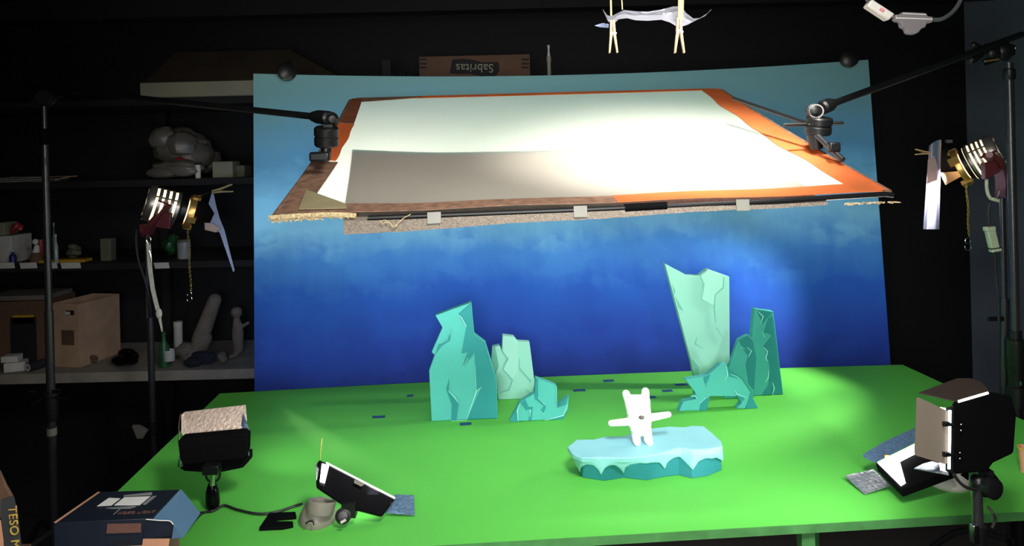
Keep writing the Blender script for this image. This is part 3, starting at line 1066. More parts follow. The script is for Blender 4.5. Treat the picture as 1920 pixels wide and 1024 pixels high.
# left stand
LS = 2.55
lt, lb = pd(88, 178, LS), pd(96, 1010, LS)
lx = (lt.x + lb.x) / 2
st = thing('light_stand', 'tall black stand at far left holding the left boom arm', 'stand', (lx, LS, 0))
MB().cyl((lx, LS, 0.12), (lx, LS, 1.05), 0.014).build('lower_tube', 'pole', st)
MB().cyl((lx, LS, 1.0), (lx, LS, pd(88, 240, LS).z), 0.0115).build('upper_tube', 'pole', st)
MB().cyl((lx, LS, pd(88, 240, LS).z), (lx, LS, pd(88, 185, LS).z), 0.0085).build('spigot', 'pole', st)
zc = pd(90, 255, LS).z
MB().lathe((lx, LS, zc - 0.03), (0, 0, 1), [(0, 0), (0.016, 0), (0.018, .01), (0.018, .05), (0.014, .055), (0, .055)], 20).build('collar', 'blackp', st)
zc2 = pd(90, 750, LS).z
m2 = MB()
m2.lathe((lx, LS, zc2 - 0.07), (0, 0, 1), [(0, 0), (0.020, 0), (0.022, .01), (0.022, .08), (0.026, .085), (0.026, .10), (0, .10)], 20)
m2.cyl((lx - .02, LS - .01, zc2 + 0.01), (lx - .055, LS - .02, zc2 - .008), 0.004)
m2.cyl((lx + .02, LS - .01, zc2 + 0.01), (lx + .065, LS - .02, zc2 + .01), 0.003)
m2.build('collar', 'black', st)
MB().box((lx - .05, LS - .02, zc2 + 0.03), (0.02, 0.006, 0.012)).build('wing_nut', 'chrome', st)
MB().box((lx + .03, LS - .02, zc2 + 0.035), (0.024, 0.006, 0.012)).build('wing_nut', 'chrome', st)
for z_ in (zc - .1, zc2 - .12):
    MB().lathe((lx, LS, z_), (0, 0, 1), [(0.0125, 0), (0.0160, 0), (0.0160, .025), (0.0125, .025), (0.0125, 0)], 20).build('tape_ring', 'ptape' if z_ < 1 else 'black', st)
for k in range(3):
    a = k * 2.094 + 0.3
    MB().tube([(lx, LS, 0.30), (lx + .18 * math.cos(a), LS + .18 * math.sin(a), .26), (lx + .42 * math.cos(a), LS + .42 * math.sin(a), .02)], 0.011, 10).build('leg', 'pole', st)
m2 = MB()
hz = pd(88, 185, LS)
grip_head(m2, hz + V((0, -0.005, 0)), (0.2, -1, 0.1), 0.028, 0.05)
m2.cyl(hz + V((-0.055, 0, 0)), hz + V((0.05, 0, 0.005)), 0.006)
m2.cyl(hz + V((-0.05, -0.01, -0.02)), hz + V((-0.09, -0.02, -0.018)), 0.006)
m2.build('grip_head', 'black', st)

# left boom
hl_ = pd(612, 240, 1.70)
arm_end = pd(592, 219, 1.72)
bmL = thing('boom_arm', 'black boom arm reaching in from the left stand to the diffusion frame', 'boom arm', hl_, 'boom arms holding the diffusion frame')
a0 = pd(40, 160, LS + 0.06)
MB().cyl(a0, arm_end, 0.0075, 0.0080).build('rod', 'black', bmL)
dirL = (arm_end - a0).normalized()
MB().lathe(arm_end - dirL * 0.012, dirL, [(0, 0), (0.011, 0), (0.016, 0.02), (0.0165, 0.055), (0.012, 0.06), (0, 0.06)], 20).build('socket', 'black', bmL)
e = pd(625, 224, 1.70)
m2 = MB(); m2.lathe(e + V((-.008, 0.006, 0)), (0.5, -1, 0), [(0, 0), (0.018, 0), (0.018, 0.008), (0.012, 0.012), (0.010, 0.020), (0, 0.021)], 20)
m2.box(e + V((-0.012, 0.0, -0.02)), (0.022, 0.014, 0.04)).build('knuckle', 'black', bmL, bevel=0.002)
c_ = pd(612, 256, 1.70)
m2 = MB(); grip_head(m2, c_, (0.06, -0.25, 1), 0.0275, 0.044); m2.build('grip_disc', 'black', bmL)
MB().lathe(c_ + V((0, 0, 0.004)), (0.06, -0.25, 1), [(0.0262, 0), (0.0275, 0), (0.0275, 0.0022), (0.0262, 0.0022), (0.0262, 0)], 30).build('bright_ring', 'chrome', bmL)
m2 = MB()
m2.cyl(c_ + V((0, 0, -0.022)), c_ + V((-0.004, 0, -0.05)), 0.012)
k_ = pd(600, 294, 1.66)
m2.box(k_, (0.045, 0.02, 0.022))
m2.build('lower_clamp', 'black', bmL, bevel=0.005)

# right boom
c_ = pd(1535, 236, 1.75)
bmR = thing('boom_arm', 'black boom arm slanting down from the right stand to the diffusion frame', 'boom arm', c_, 'boom arms holding the diffusion frame')
arm_end = pd(1555, 197, 1.76)
a0 = pd(1915, 65, 2.25)
MB().cyl(a0, arm_end, 0.0095, 0.0085).build('rod', 'black', bmR)
dirR = (arm_end - a0).normalized()
MB().lathe(arm_end - dirR * 0.02, dirR, [(0, 0), (0.010, 0), (0.0165, 0.02), (0.0165, 0.045), (0.012, 0.05), (0, 0.05)], 20).build('socket', 'black', bmR)
e = pd(1528, 209, 1.75)
MB().lathe(e + V((0, .012, 0)), (-0.2, -1, 0), [(0, 0), (0.016, 0), (0.018, 0.004), (0.018, 0.018), (0.012, 0.02), (0.012, 0.022), (0.006, 0.024), (0.006, 0.030), (0, 0.031)], 24).build('knuckle', 'black', bmR)
MB().lathe(e + V((0, -.008, 0)), (-0.2, -1, 0), [(0.0135, 0), (0.0165, 0), (0.0165, 0.002), (0.0135, 0.002), (0.0135, 0)], 24).build('washer', 'steel', bmR)
m2 = MB(); m2.box(e + V((0.006, 0.004, -0.022)), (0.022, 0.016, 0.03)); m2.build('neck', 'black', bmR, bevel=0.002)
m2 = MB(); grip_head(m2, c_, (0.06, -0.2, 1), 0.030, 0.040); m2.build('grip_disc', 'black', bmR)
MB().lathe(c_ + V((0, 0, 0.004)), (0.06, -0.2, 1), [(0.0285, 0), (0.0302, 0), (0.0302, 0.0024), (0.0285, 0.0024), (0.0285, 0)], 30).build('bright_ring', 'chrome', bmR)
MB().cyl(pd(1470, 234, 1.76), pd(1581, 231, 1.75), 0.0045).build('cross_pin', 'black', bmR)
MB().cyl(pd(1375, 184, 2.0), pd(1515, 232, 1.77), 0.0045).build('stay_rod', 'black', bmR)
m2 = MB(); m2.cyl(c_ + V((-.01, 0, -0.02)), c_ + V((-0.006, 0, -0.055)), 0.019, 0.014); m2.build('lower_clamp', 'black', bmR)
MB().cyl(pd(1528, 250, 1.74), pd(1580, 300, 1.66), 0.007).build('frame_pin', 'pole', bmR)
MB().box(pd(1563, 276, 1.68), (0.026, 0.02, 0.022)).build('pin_block', 'black', bmR, bevel=0.004)

# right big stand
RS = 2.2
rt, rb = pd(1893, 105, RS), pd(1904, 700, RS)
rx = (rt.x + rb.x) / 2
st = thing('light_stand', 'thick black stand at far right carrying the right boom arm', 'stand', (rx, RS, 0))
MB().cyl((rx, RS, 0.15), (rx, RS, pd(1900, 620, RS).z), 0.017).build('lower_tube', 'black', st)
MB().cyl((rx, RS, pd(1900, 640, RS).z), (rx, RS, rt.z - 0.02), 0.0125).build('upper_tube', 'pole', st)
for yy, hh in ((150, 0.03), (105, 0.03)):
    zz = pd(1893, yy, RS).z
    MB().lathe((rx, RS, zz), (0, 0, 1), [(0, 0), (0.014, 0), (0.017, .005), (0.017, hh), (0.012, hh + .004), (0, hh + .004)], 20).build('collar', 'black', st)
zz = pd(1905, 700, RS).z
m2 = MB()
m2.lathe((rx, RS, zz - 0.10), (0, 0, 1), [(0, 0), (0.026, 0), (0.028, .02), (0.028, .06), (0.022, .065), (0.024, .11), (0.028, .12), (0.028, .20), (0, .205)], 20)
m2.box((rx + 0.03, RS - 0.01, zz + 0.02), (0.05, 0.03, 0.12))
m2.build('lock_collar', 'black', st)
MB().box((rx - .005, RS - .035, zz - 0.02), (0.014, 0.006, 0.012)).build('wing_nut', 'chrome', st)
for k in range(3):
    a = k * 2.094 + 0.5
    MB().tube([(rx, RS, 0.32), (rx + .18 * math.cos(a), RS + .18 * math.sin(a), .28), (rx + .44 * math.cos(a), RS + .44 * math.sin(a), .02)], 0.012, 10).build('leg', 'pole', st)
m2 = MB()
gc = pd(1868, 98, RS)
grip_head(m2, gc, (0.95, -0.2, 0.12), 0.030, 0.06)
m2.cyl(pd(1840, 120, RS - .02), pd(1895, 100, RS), 0.010)
m2.cap(pd(1822, 112, RS - .03), pd(1836, 100, RS - .02), 0.014)
m2.cap(pd(1826, 84, RS - .03), pd(1848, 96, RS - .02), 0.009)
m2.build('grip_head', 'black', st)
MB().lathe(pd(1872, 97, RS) + V((0, -0.0, 0)), (0.95, -0.2, 0.12), [(0.0300, 0), (0.0318, 0), (0.0318, 0.002), (0.0300, 0.002), (0.0300, 0)], 30).build('bright_ring', 'chrome', st)
MB().cyl(pd(1846, 115, RS - .04), pd(1873, 111, RS - .04), 0.0025).build('tommy_bar', 'brassd', st)
MB().ball(pd(1904, 90, RS - .02), 0.005, 10).build('knob', 'chrome', st)


# ------------------------------------------------------------------ tungsten lamps
def tungsten(label, back_p, front_p, r, slots, tdir, sx):
    """can-shaped lamp from back_p to front_p"""
    ax = (front_p - back_p)
    L = ax.length
    ax.normalize()
    t = thing('studio_lamp', label, 'studio lamp', (back_p + front_p) / 2, 'tungsten studio lamps')
    f = frame(ax)
    # glowing inner drum
    MB().lathe(back_p + ax * 0.012, ax, [(0, 0), (r * .93, 0), (r * .93, L * 0.62), (0, L * .62)], 28).build('glowing_core', 'lamp_glow', t)
    m2 = MB()
    bodyL = L * 0.66
    # back plate with vent holes left open as gap ring
    m2.lathe(back_p, ax, [(0, -0.004), (r * .66, -0.004), (r * .66, 0.006), (0, 0.006)], 28)
    m2.lathe(back_p, ax, [(r * .80, -0.002), (r * .98, 0.0), (r * 1.06, 0.010), (r * 1.06, 0.026), (r * .96, 0.026), (r * .80, -0.002)], 28)
    for k in range(10):
        a = k * math.tau / 10
        dv = f @ V((math.cos(a), math.sin(a), 0))
        m2.box(back_p + dv * r * .73, (r * .22, r * .2, 0.008), f @ Matrix.Rotation(a, 3, 'Z'))
    n_ = slots
    x0 = 0.026
    step = (bodyL - x0) / n_
    for k in range(n_):
        s0 = x0 + k * step + step * 0.42
        s1 = x0 + (k + 1) * step
        m2.lathe(back_p, ax, [(r * .96, s0), (r, s0), (r, s1), (r * .96, s1), (r * .96, s0)], 28)
    for k in range(3):
        a = k * math.tau / 3 + 0.55
        dv = f @ V((math.cos(a), math.sin(a), 0))
        m2.box(back_p + dv * r * .985 + ax * bodyL / 2, (r * .05, r * .09, bodyL), f @ Matrix.Rotation(a, 3, 'Z'))
    m2.build('housing', 'steel', t)
    # neck and front lens ring
    m2 = MB()
    m2.lathe(back_p, ax, [(r * .99, bodyL), (r * 1.0, bodyL + .004), (r * .80, bodyL + 0.010), (r * .80, L * .84), (r * .76, L * .84), (r * .76, bodyL), (r * .99, bodyL)], 28)
    m2.build('neck', 'black', t)
    m2 = MB()
    m2.lathe(back_p, ax, [(r * .72, L * .86), (r * .98, L * .86), (r * 1.0, L * .88), (r * 1.0, L), (r * .90, L), (r * .88, L * .9), (r * .72, L * .86)], 28)
    for k in range(4):
        a = k * math.tau / 4 + .4
        dv = f @ V((math.cos(a), math.sin(a), 0))
        m2.box(back_p + dv * r * .98 + ax * L * .98, (0.014, 0.024, 0.03), f @ Matrix.Rotation(a, 3, 'Z'))
    m2.build('lens_ring', 'brassd', t)
    MB().lathe(back_p, ax, [(0, L * .90), (r * .60, L * .90), (r * .74, L * .875), (0, L * .87)], 24).build('lens', 'lamp_glow', t)
    return t, f, ax, L


# left lamp
bp_, fp_ = pd(272, 380, 2.90), pd(362, 401, 3.02)
ax_ = (fp_ - bp_)
bp_ = fp_ - ax_.normalized() * 0.24
tl_, f, ax, L = tungsten('glowing tungsten lamp on the left stand, aimed right', pd(274, 379, 2.95), pd(362, 399, 3.03), 0.068, 4, None, 1)
bpv = pd(275, 379, 2.90)
# yoke, maroon
m2 = MB()
ym = [pd(316, 385, 2.86), pd(305, 400, 2.84), pd(290, 418, 2.84), pd(279, 440, 2.86)]
m2.ribbon(ym, V((0.0, 0.05, 0.0)), 0.010)
m2.ribbon([p + V((-.018, 0, -.004)) for p in ym[1:]], V((0.0, 0.03, 0.0)), 0.012)
m2.build('yoke', 'maroon', tl_)
q_ = [pd(300, 395, 2.84), pd(320, 400, 2.84), pd(317, 430, 2.84), pd(290, 426, 2.84)]
MB().prism(q_, (0, 0.02, 0)).build('switch_box', 'maroon', tl_, bevel=0.002)
q_ = [pd(260, 421, 2.84), pd(277, 423, 2.84), pd(275, 440, 2.84), pd(261, 437, 2.84)]
MB().prism(q_, (0, 0.03, 0)).build('yoke_foot', 'maroon', tl_, bevel=0.002)
m2 = MB().cyl(pd(311, 380, 2.83), pd(311, 380, 2.86), 0.010)
m2.cyl(pd(297, 376, 2.83), pd(322, 386, 2.83), 0.0035)
m2.build('tilt_knob', 'maroon', tl_)
m2 = MB()
m2.prism([pd(366, 375, 3.0), pd(392, 383, 3.0), pd(401, 398, 3.0), pd(395, 420, 3.0), pd(364, 418, 3.0)], (0, .002, 0))
m2.build('snoot_flap', 'blackp', tl_)


def chain(p0, length, lab, r=0.0035):
    t = thing('chain', lab, 'chain', p0 - V((0, 0, length + .03)), 'safety chains hanging from the lamps')
    m3 = MB()
    n = int(length / (r * 2.5))
    for i in range(n):
        c = p0 - V((0.00 + 0.0015 * math.sin(i * .4) - i * 0.00018, 0, i * r * 2.5))
        a = (i % 2) * math.pi / 2 + 0.5
        dx = V((math.cos(a), math.sin(a), 0))
        m3.tube([c + dx * r * math.cos(k * math.tau / 10) + V((0, 0, r * 1.7 * math.sin(k * math.tau / 10))) for k in range(10)], r * .32, 5, closed=True)
    m3.build('links', 'brass', t)
    e = p0 - V((0, 0, n * r * 2.5))
    h = 0.024
    sp_ = [e + V((math.cos(a) * h * .36, 0, -h * .45 + math.sin(a) * h * .4)) for a in [math.radians(-40 + 31 * k) for k in range(11)]]
    sp_ += [e + V((math.cos(a) * h * .42, 0, -h * 1.28 + math.sin(a) * h * .44)) for a in [math.radians(75 - 30 * k) for k in range(10)]]
    m3 = MB().tube(sp_, 0.0017, 8)
    m3.build('hook', 'chrome', t)
    return t


chain(pd(352, 420, 3.0), 0.275, 'brass chain with S-hook dangling below the left lamp')


def clothespin(label, c, ax, open_, mk, scale=1.0, side=V((1, 0, 0))):
    """c: jaw tip; ax: direction from jaws to the legs"""
    ax = V(ax).normalized()
    sd = (side - ax * side.dot(ax)).normalized()
    nn = ax.cross(sd)
    t = thing('clothespin', label, 'clothespin', c, 'wooden clothespins holding gels')
    Lp = 0.075 * scale
    for s_ in (-1, 1):
        def P(al, of, k):
            return c + ax * al * Lp + sd * s_ * of * scale + nn * k * scale
        prof = [(0.0, 0.0006), (0.45, 0.0012), (1.0, 0.0012 + 0.008 * open_)]
        th_ = [0.0045, 0.0058, 0.0036]
        a = []; b = []
        inner = [(al, of) for al, of in prof]
        outer = [(al, of + w2) for (al, of), w2 in zip(prof, th_)][::-1]
        pl = inner + outer
        MB().hexa([P(al, of, -0.0045) for al, of in pl], [P(al, of, 0.0045) for al, of in pl]).build('wood_half', mk, t, bevel=0.0006)
    cc = c + ax * Lp * 0.42
    m3 = MB().tube([cc + sd * 0.0075 * scale * math.cos(k * math.tau / 12) + ax * 0.004 * math.sin(k * math.tau / 12) + nn * (k - 6) * 0.0006 for k in range(13)], 0.0008, 6)
    m3.cyl(cc - nn * 0.006 - sd * .0, cc + nn * 0.006, 0.0022)
    m3.build('spring', 'chrome', t)
    return t


clothespin('wooden clothespin pinching the blue gel beside the left lamp', pd(399, 360, 2.98), pd(443, 351, 2.93) - pd(399, 360, 2.98), 0.9, 'woodg', 1.35, V((0, 0, 1)))
# wire between lamp ring and pin, and the blue gel
o = MB().tube([pd(370, 368, 3.0), pd(385, 364, 2.99), pd(400, 360, 2.98)], 0.0012, 6).build('wire', 'chrome')
tag(o, 'thin wire from the left lamp ring to its clothespin', 'wire')
def sheet_poly(px, d, dy=0.0012):
    return [pd(x, y, d + (k if k else 0)) for x, y, k in px], V((0, dy, 0))
gt = thing('gel_sheet', 'curled blue gel film hanging in a long point beside the left lamp', 'gel film', pd(405, 430, 2.98))
P_ = [(397, 362, 0), (401, 365, .0), (405, 385, 0), (412, 410, 0), (421, 432, .01), (440, 508, .02), (437, 510, .02), (412, 436, .0), (384, 430, -.03), (384, 418, -.03), (394, 418, 0), (402, 400, .02), (391, 382, 0)]
pp, vv = sheet_poly(P_, 2.96)
MB().prism(pp, vv).build('film', 'gelb', gt)
P_ = [(383, 418, 0), (398, 419, -.01), (413, 428, -.01), (405, 436, -.02), (384, 431, -.01)]
pp, vv = sheet_poly(P_, 2.94)
MB().prism(pp, vv).build('curl', mat('warm_lit_gel', rgb(205, 178, 165), 0.4, trans=0.3), gt)

# left lamp stand
lsx = pd(283, 650, 2.92)
st = thing('light_stand', 'slim black stand under the left tungsten lamp', 'stand', (lsx.x, 2.92, 0))
MB().cyl((lsx.x, 2.92, 0.12), (lsx.x, 2.92, pd(283, 595, 2.92).z), 0.0125).build('lower_tube', 'pole', st)
MB().cyl((lsx.x - .012, 2.92, pd(283, 600, 2.92).z), (pd(270, 438, 2.88).x, 2.90, pd(270, 438, 2.9).z), 0.007).build('upper_tube', 'pole', st)
MB().lathe((lsx.x, 2.92, pd(283, 800, 2.92).z - .03), (0, 0, 1), [(0, 0), (0.02, 0), (0.02, .05), (0, .05)], 16).build('collar', 'black', st)
cc = pd(262, 808, 2.88)
MB().prism([cc + V(d) for d in ((-.03, 0, .02), (-.005, 0, .02), (.03, 0, .0), (.01, 0, -.03), (-.012, 0, -.03))], (0, .012, 0)).build('lock_tab', 'putty', st)
for k in range(3):
    a = k * 2.094 + 1.2
    MB().tube([(lsx.x, 2.92, 0.30), (lsx.x + .16 * math.cos(a), 2.92 + .16 * math.sin(a), .26), (lsx.x + .36 * math.cos(a), 2.92 + .36 * math.sin(a), .02)], 0.010, 10).build('leg', 'pole', st)
# cotton tape and cable
cord = thing('tie_strap', 'white cotton strap hanging down from the left lamp yoke', 'strap', pd(290, 520, 2.86))
pts = [pd(278, 455, 2.86), pd(280, 478, 2.86), pd(281, 500, 2.86), pd(286, 540, 2.86), pd(293, 570, 2.86), pd(297, 585, 2.86)]
MB().ribbon(pts, V((0.016, 0, 0)), 0.003).build('webbing', 'strap', cord)
MB().ball(pd(298, 588, 2.855), 0.016, 12, sc=(.8, .4, 1.3)).build('knot', 'strap', cord)
MB().hexa([pd(295, 592, 2.86), pd(301, 592, 2.86), pd(305, 622, 2.86), pd(303, 623, 2.86)], [p + V((0, .004, 0)) for p in (pd(295, 592, 2.86), pd(301, 592, 2.86), pd(305, 622, 2.86), pd(303, 623, 2.86))]).build('tail', 'strap', cord)
MB().tube([pd(278, 458, 2.85), pd(275, 450, 2.85), pd(279, 444, 2.85), pd(283, 449, 2.85), pd(280, 458, 2.85)], 0.0022, 6).build('carabiner', 'chrome', cord)
MB().tube([pd(280, 470, 2.85), pd(283, 480, 2.85), pd(284, 492, 2.85)], 0.003, 6).build('clip_wire', 'chrome', cord)
o = MB().tube([pd(256, 430, 2.9), pd(255, 455, 2.9), pd(260, 490, 2.9), pd(270, 520, 2.9), pd(279, 555, 2.9), pd(284, 600, 2.92)], 0.0045, 8).build('power_cable', 'cable')
tag(o, 'grey-black power cable drooping behind the left lamp yoke', 'cable')

# right lamp
tr_, f, ax, L = tungsten('glowing tungsten lamp at the right, aimed left and down', pd(1874, 284, 2.40), pd(1798, 315, 2.47), 0.060, 4, None, -1)
m2 = MB()
ym = [pd(1852, 290, 2.3), pd(1864, 300, 2.3), pd(1876, 318, 2.3), pd(1880, 340, 2.3), pd(1879, 368, 2.32)]
m2.ribbon(ym, V((0.0, 0.05, 0.0)), 0.014)
m2.build('yoke', 'maroon', tr_)
q_ = [pd(1845, 306, 2.28), pd(1868, 302, 2.28), pd(1876, 322, 2.28), pd(1848, 337, 2.28)]
MB().prism(q_, (0, 0.02, 0)).build('switch_box', 'maroon', tr_, bevel=0.002)
m2 = MB().cyl(pd(1855, 290, 2.27), pd(1855, 290, 2.31), 0.010)
m2.cyl(pd(1838, 296, 2.28), pd(1868, 283, 2.28), 0.0035)
m2.build('tilt_knob', 'maroon', tr_)
MB().prism([pd(1762, 324, 2.46), pd(1798, 321, 2.46), pd(1802, 331, 2.46), pd(1773, 347, 2.46)], (0, .002, 0)).build('barn_flap', mat('heated_tin_flap', rgb(170, 140, 105), 0.45, 0.3), tr_)
MB().prism([pd(1762, 282, 2.5), pd(1786, 275, 2.5), pd(1793, 318, 2.5), pd(1764, 322, 2.5)], (0, .002, 0)).build('snoot_flap', 'blackp', tr_)
chain(pd(1812, 337, 2.42), 0.190, 'brass chain with S-hook dangling below the right lamp', 0.003)
clothespin('wooden clothespin on the gel in front of the right lamp', pd(1742, 287, 2.4), pd(1706, 284, 2.36) - pd(1742, 287, 2.4), 0.8, 'wood', 0.85, V((0, 0, 1)))
# hanging gel strip, folded
gt = thing('gel_sheet', 'long clear blue gel strip hanging in front of the right lamp', 'gel film', pd(1748, 430, 2.42))
def gs(u, v):
    y0 = 262 + 12 * (1 - u) * (1 - u)
    x = (1742 + (1765 - 1742) * u) * (1 - v) + (1731 + (1761 - 1731) * u) * v
    y = y0 + (430 - y0) * v
    return pd(x, y, 2.42 + 0.022 * math.sin(u * 5.0 + 0.5) )
MB().grid(gs, 14, 12).build('film', 'gel', gt)
pp, vv = sheet_poly([(1740, 300, 0), (1752, 292, 0), (1757, 310, 0), (1762, 330, 0), (1757, 338, 0), (1738, 345, 0)], 2.40)
MB().prism(pp, vv).build('curl', mat('warm_lit_gel_strip', rgb(190, 165, 160), 0.4, trans=0.3), gt)
# right lamp stand, cable, plug
sx_ = pd(1883, 560, 2.34).x
st = thing('light_stand', 'slim black stand under the right tungsten lamp', 'stand', (sx_, 2.34, 0))
MB().cyl((sx_, 2.34, 0.12), (sx_, 2.34, pd(1880, 372, 2.34).z), 0.0095).build('tube', 'pole', st)
MB().box(pd(1867, 598, 2.33), (0.045, 0.012, 0.012)).build('lock_lever', 'black', st)
MB().cyl(pd(1884, 560, 2.34), pd(1884, 740, 2.34), 0.0135).build('sleeve', 'pole', st)
for k in range(3):
    a = k * 2.094 + 2.2
    MB().tube([(sx_, 2.34, 0.30), (sx_ + .16 * math.cos(a), 2.34 + .16 * math.sin(a), .26), (sx_ + .36 * math.cos(a), 2.34 + .36 * math.sin(a), .02)], 0.010, 10).build('leg', 'pole', st)
pl = thing('plug_adapter', 'pale green plug block hanging on a cable beside the right stand', 'plug', pd(1860, 470, 2.3))
m2 = MB()
m2.box(pd(1860, 449, 2.3), (0.026, 0.02, 0.066), Matrix.Rotation(math.radians(-12), 3, 'Y'))
m2.box(pd(1855, 429, 2.3), (0.030, 0.022, 0.014), Matrix.Rotation(math.radians(-4), 3, 'Y'))
m2.box(pd(1866, 469, 2.3), (0.030, 0.022, 0.010), Matrix.Rotation(math.radians(-10), 3, 'Y'))
m2.build('body', 'plug', pl, bevel=0.003)
MB().box(pd(1864, 465, 2.3), (0.031, 0.024, 0.003), Matrix.Rotation(math.radians(-8), 3, 'Y')).build('band', 'ink', pl)
MB().tube([pd(1855, 425, 2.29), pd(1853, 400, 2.29), pd(1856, 380, 2.29)], 0.004, 8).build('cable', 'cable', pl)
MB().tube([pd(1866, 472, 2.29), pd(1868, 520, 2.29), pd(1872, 560, 2.28), pd(1873, 620, 2.28)], 0.004, 8).build('cable', 'cable', pl)
cl = thing('power_cable', 'heat-sleeved cable loop under the right lamp with a grey joint', 'cable', pd(1862, 375, 2.3))
MB().tube([pd(1850, 336, 2.3), pd(1850, 350, 2.3), pd(1853, 365, 2.3), pd(1858, 373, 2.3)], 0.005, 8).build('sleeve', 'strap', cl)
MB().tube([pd(1858, 374, 2.3), pd(1866, 374, 2.3), pd(1872, 366, 2.3), pd(1874, 358, 2.3)], 0.004, 8).build('loop', 'cableg', cl)
MB().box(pd(1866, 375, 2.29), (0.022, 0.012, 0.01), Matrix.Rotation(math.radians(20), 3, 'Y')).build('joint', 'plug', cl, bevel=0.002)

# ------------------------------------------------------------------ gel and pins hanging overhead
gt = thing('gel_sheet', 'crumpled clear gel film held up by two clothespins at the top', 'gel film', pd(1230, 30, 1.35))
top_px = [(1130, 17), (1138, 28), (1146, 31), (1155, 26), (1170, 19), (1190, 21), (1215, 22), (1240, 18), (1262, 12), (1278, 12), (1286, 24), (1300, 35), (1312, 34), (1326, 25), (1334, 17)]
bot_px = [(1131, 20), (1140, 40), (1150, 46), (1160, 36), (1176, 34), (1192, 38), (1215, 39), (1240, 37), (1256, 42), (1266, 48), (1278, 50), (1290, 46), (1305, 38), (1322, 30), (1334, 18)]
nT = len(top_px) - 1
def gfn(u, v):
    t = u * nT; i = min(int(t), nT - 1); k = t - i
    a = (top_px[i][0] + (top_px[i + 1][0] - top_px[i][0]) * k, top_px[i][1] + (top_px[i + 1][1] - top_px[i][1]) * k)
    b = (bot_px[i][0] + (bot_px[i + 1][0] - bot_px[i][0]) * k, bot_px[i][1] + (bot_px[i + 1][1] - bot_px[i][1]) * k)
    x = a[0] + (b[0] - a[0]) * v; y = a[1] + (b[1] - a[1]) * v
    return pd(x, y, 1.35 + 0.03 * math.sin(v * 3.1) + 0.018 * noise.noise(V((u * 8, v * 3, 0))) - 0.04 * v)
MB().grid(gfn, 56, 8).build('film', 'gelt', gt)
pp, vv = sheet_poly([(1115, 48, 0), (1130, 43, 0), (1141, 45, 0), (1141, 52, 0), (1125, 51, 0)], 1.38)
MB().prism(pp, vv).build('loose_corner', 'gelb', gt)
pin_c = clothespin('overhead clothespin at the left end of the crumpled gel film', pd(1148, 38, 1.30), (0.01, 0, -1), 0.75, 'wood', 0.76, V((1, 0, 0)))
pin_d = clothespin('overhead clothespin at the right end of the crumpled gel film', pd(1273, 34, 1.28), (-0.01, 0, -1), 0.85, 'wood', 0.80, V((1, 0, 0)))
hang = [(1145, -14, 1146, 30, 0.0016, 'thin wire strip above the left overhead clothespin'), (1277, -14, 1276, 40, 0.0052, 'thick pale stick above the right overhead clothespin'),
        (1165, -14, 1167, 18, 0.0010, 'hair-thin wire just right of the left overhead clothespin')]
for x0, y0, x1, y1, r, lab in hang:
    o = MB().cyl(pd(x0, y0, 1.31), pd(x1, y1, 1.31), r, None, 10).build('hanging_rod', 'wood')
    tag(o, lab, 'rod', 'rods holding the overhead gel')

# cable and connectors, upper right
cb_ = thing('cable_connector', 'translucent T-shaped cable connector hanging at the upper right', 'connector', pd(1712, 60, 1.5))
dp = 1.5
sil = [(1679, 27), (1690, 27), (1693, 22), (1737, 24), (1740, 30), (1750, 31), (1750, 41), (1745, 43), (1739, 42), (1736, 51), (1728, 54), (1723, 61), (1716, 64), (1706, 63), (1702, 61), (1700, 54), (1692, 50), (1690, 41), (1684, 40), (1679, 37)]
shl = MB().prism([pd(x, y, dp) for x, y in sil], (0, 0.016, 0)).build('shell', 'clearp', cb_, bevel=0.0022)
MB().prism([pd(x, y, dp - .001) for x, y in ((1680, 32.5), (1749, 35), (1749, 37), (1680, 34.5))], (0, 0.003, 0)).build('seam', 'whitep', shl)
MB().prism([pd(x, y, dp - .001) for x, y in ((1693, 24.5), (1737, 26.5), (1737, 28), (1693, 26))], (0, 0.003, 0)).build('seam', 'whitep', shl)
cc = thing('cable_plug', 'white rectangular cable plug slanting at the upper right', 'plug', pd(1652, 20, 1.5))
MB().prism([pd(x, y, 1.49) for x, y in ((1636, -2), (1679, 26), (1667, 38), (1626, 11))], (0, 0.022, 0)).build('body', 'whitep', cc, bevel=0.003)
MB().prism([pd(x, y, 1.488) for x, y in ((1652, 14), (1660, 18), (1656, 23), (1649, 18))], (0, 0.002, 0)).build('red_mark', mat('faded_red_print', rgb(190, 120, 120), 0.6), cc)
m2 = MB().tube([pd(1620, -8, 1.5), pd(1627, 2, 1.5), pd(1632, 6, 1.5)], 0.003, 8)
m2.build('cord', 'cableg', cc)
o = MB().tube([pd(1749, 37, 1.508), pd(1765, 36, 1.51), pd(1782, 26, 1.52), pd(1796, 10, 1.53), pd(1806, -12, 1.54)], 0.0042, 10).build('grey_cable', 'cableg')
tag(o, 'grey cable rising from the T-shaped connector out of the picture', 'cable')

# ------------------------------------------------------------------ LED panel, left on table (seen from behind)
d1 = pz(399, 953, TZ)
t = thing('led_panel', 'black LED panel with hammered foil flap, seen from behind at the left of the table', 'led panel', (d1.x, d1.y, TZ), 'LED panels around the table')
D = d1.y
m2 = MB()
c4 = [pd(333, 828, D), pd(338, 823, D), pd(455, 812, D + .0), pd(463, 818, D), pd(462, 848, D - .02), pd(458, 860, D - .02), pd(343, 872, D - .02), pd(337, 858, D - .02)]
m2.hexa(c4, [p + V((0.002, 0.022, 0.004)) for p in c4])
m2.build('back_shell', 'blackp', t, bevel=0.002)
low = [pd(333, 862, D + .01), pd(466, 850, D + .01), pd(466, 866, D + .01), pd(455, 878, D + .01), pd(405, 888, D + .0), pd(345, 884, D + .0), pd(333, 876, D + .01)]
MB().prism(low, (0, 0.03, 0)).build('lower_shell', 'blackp', t, bevel=0.003)
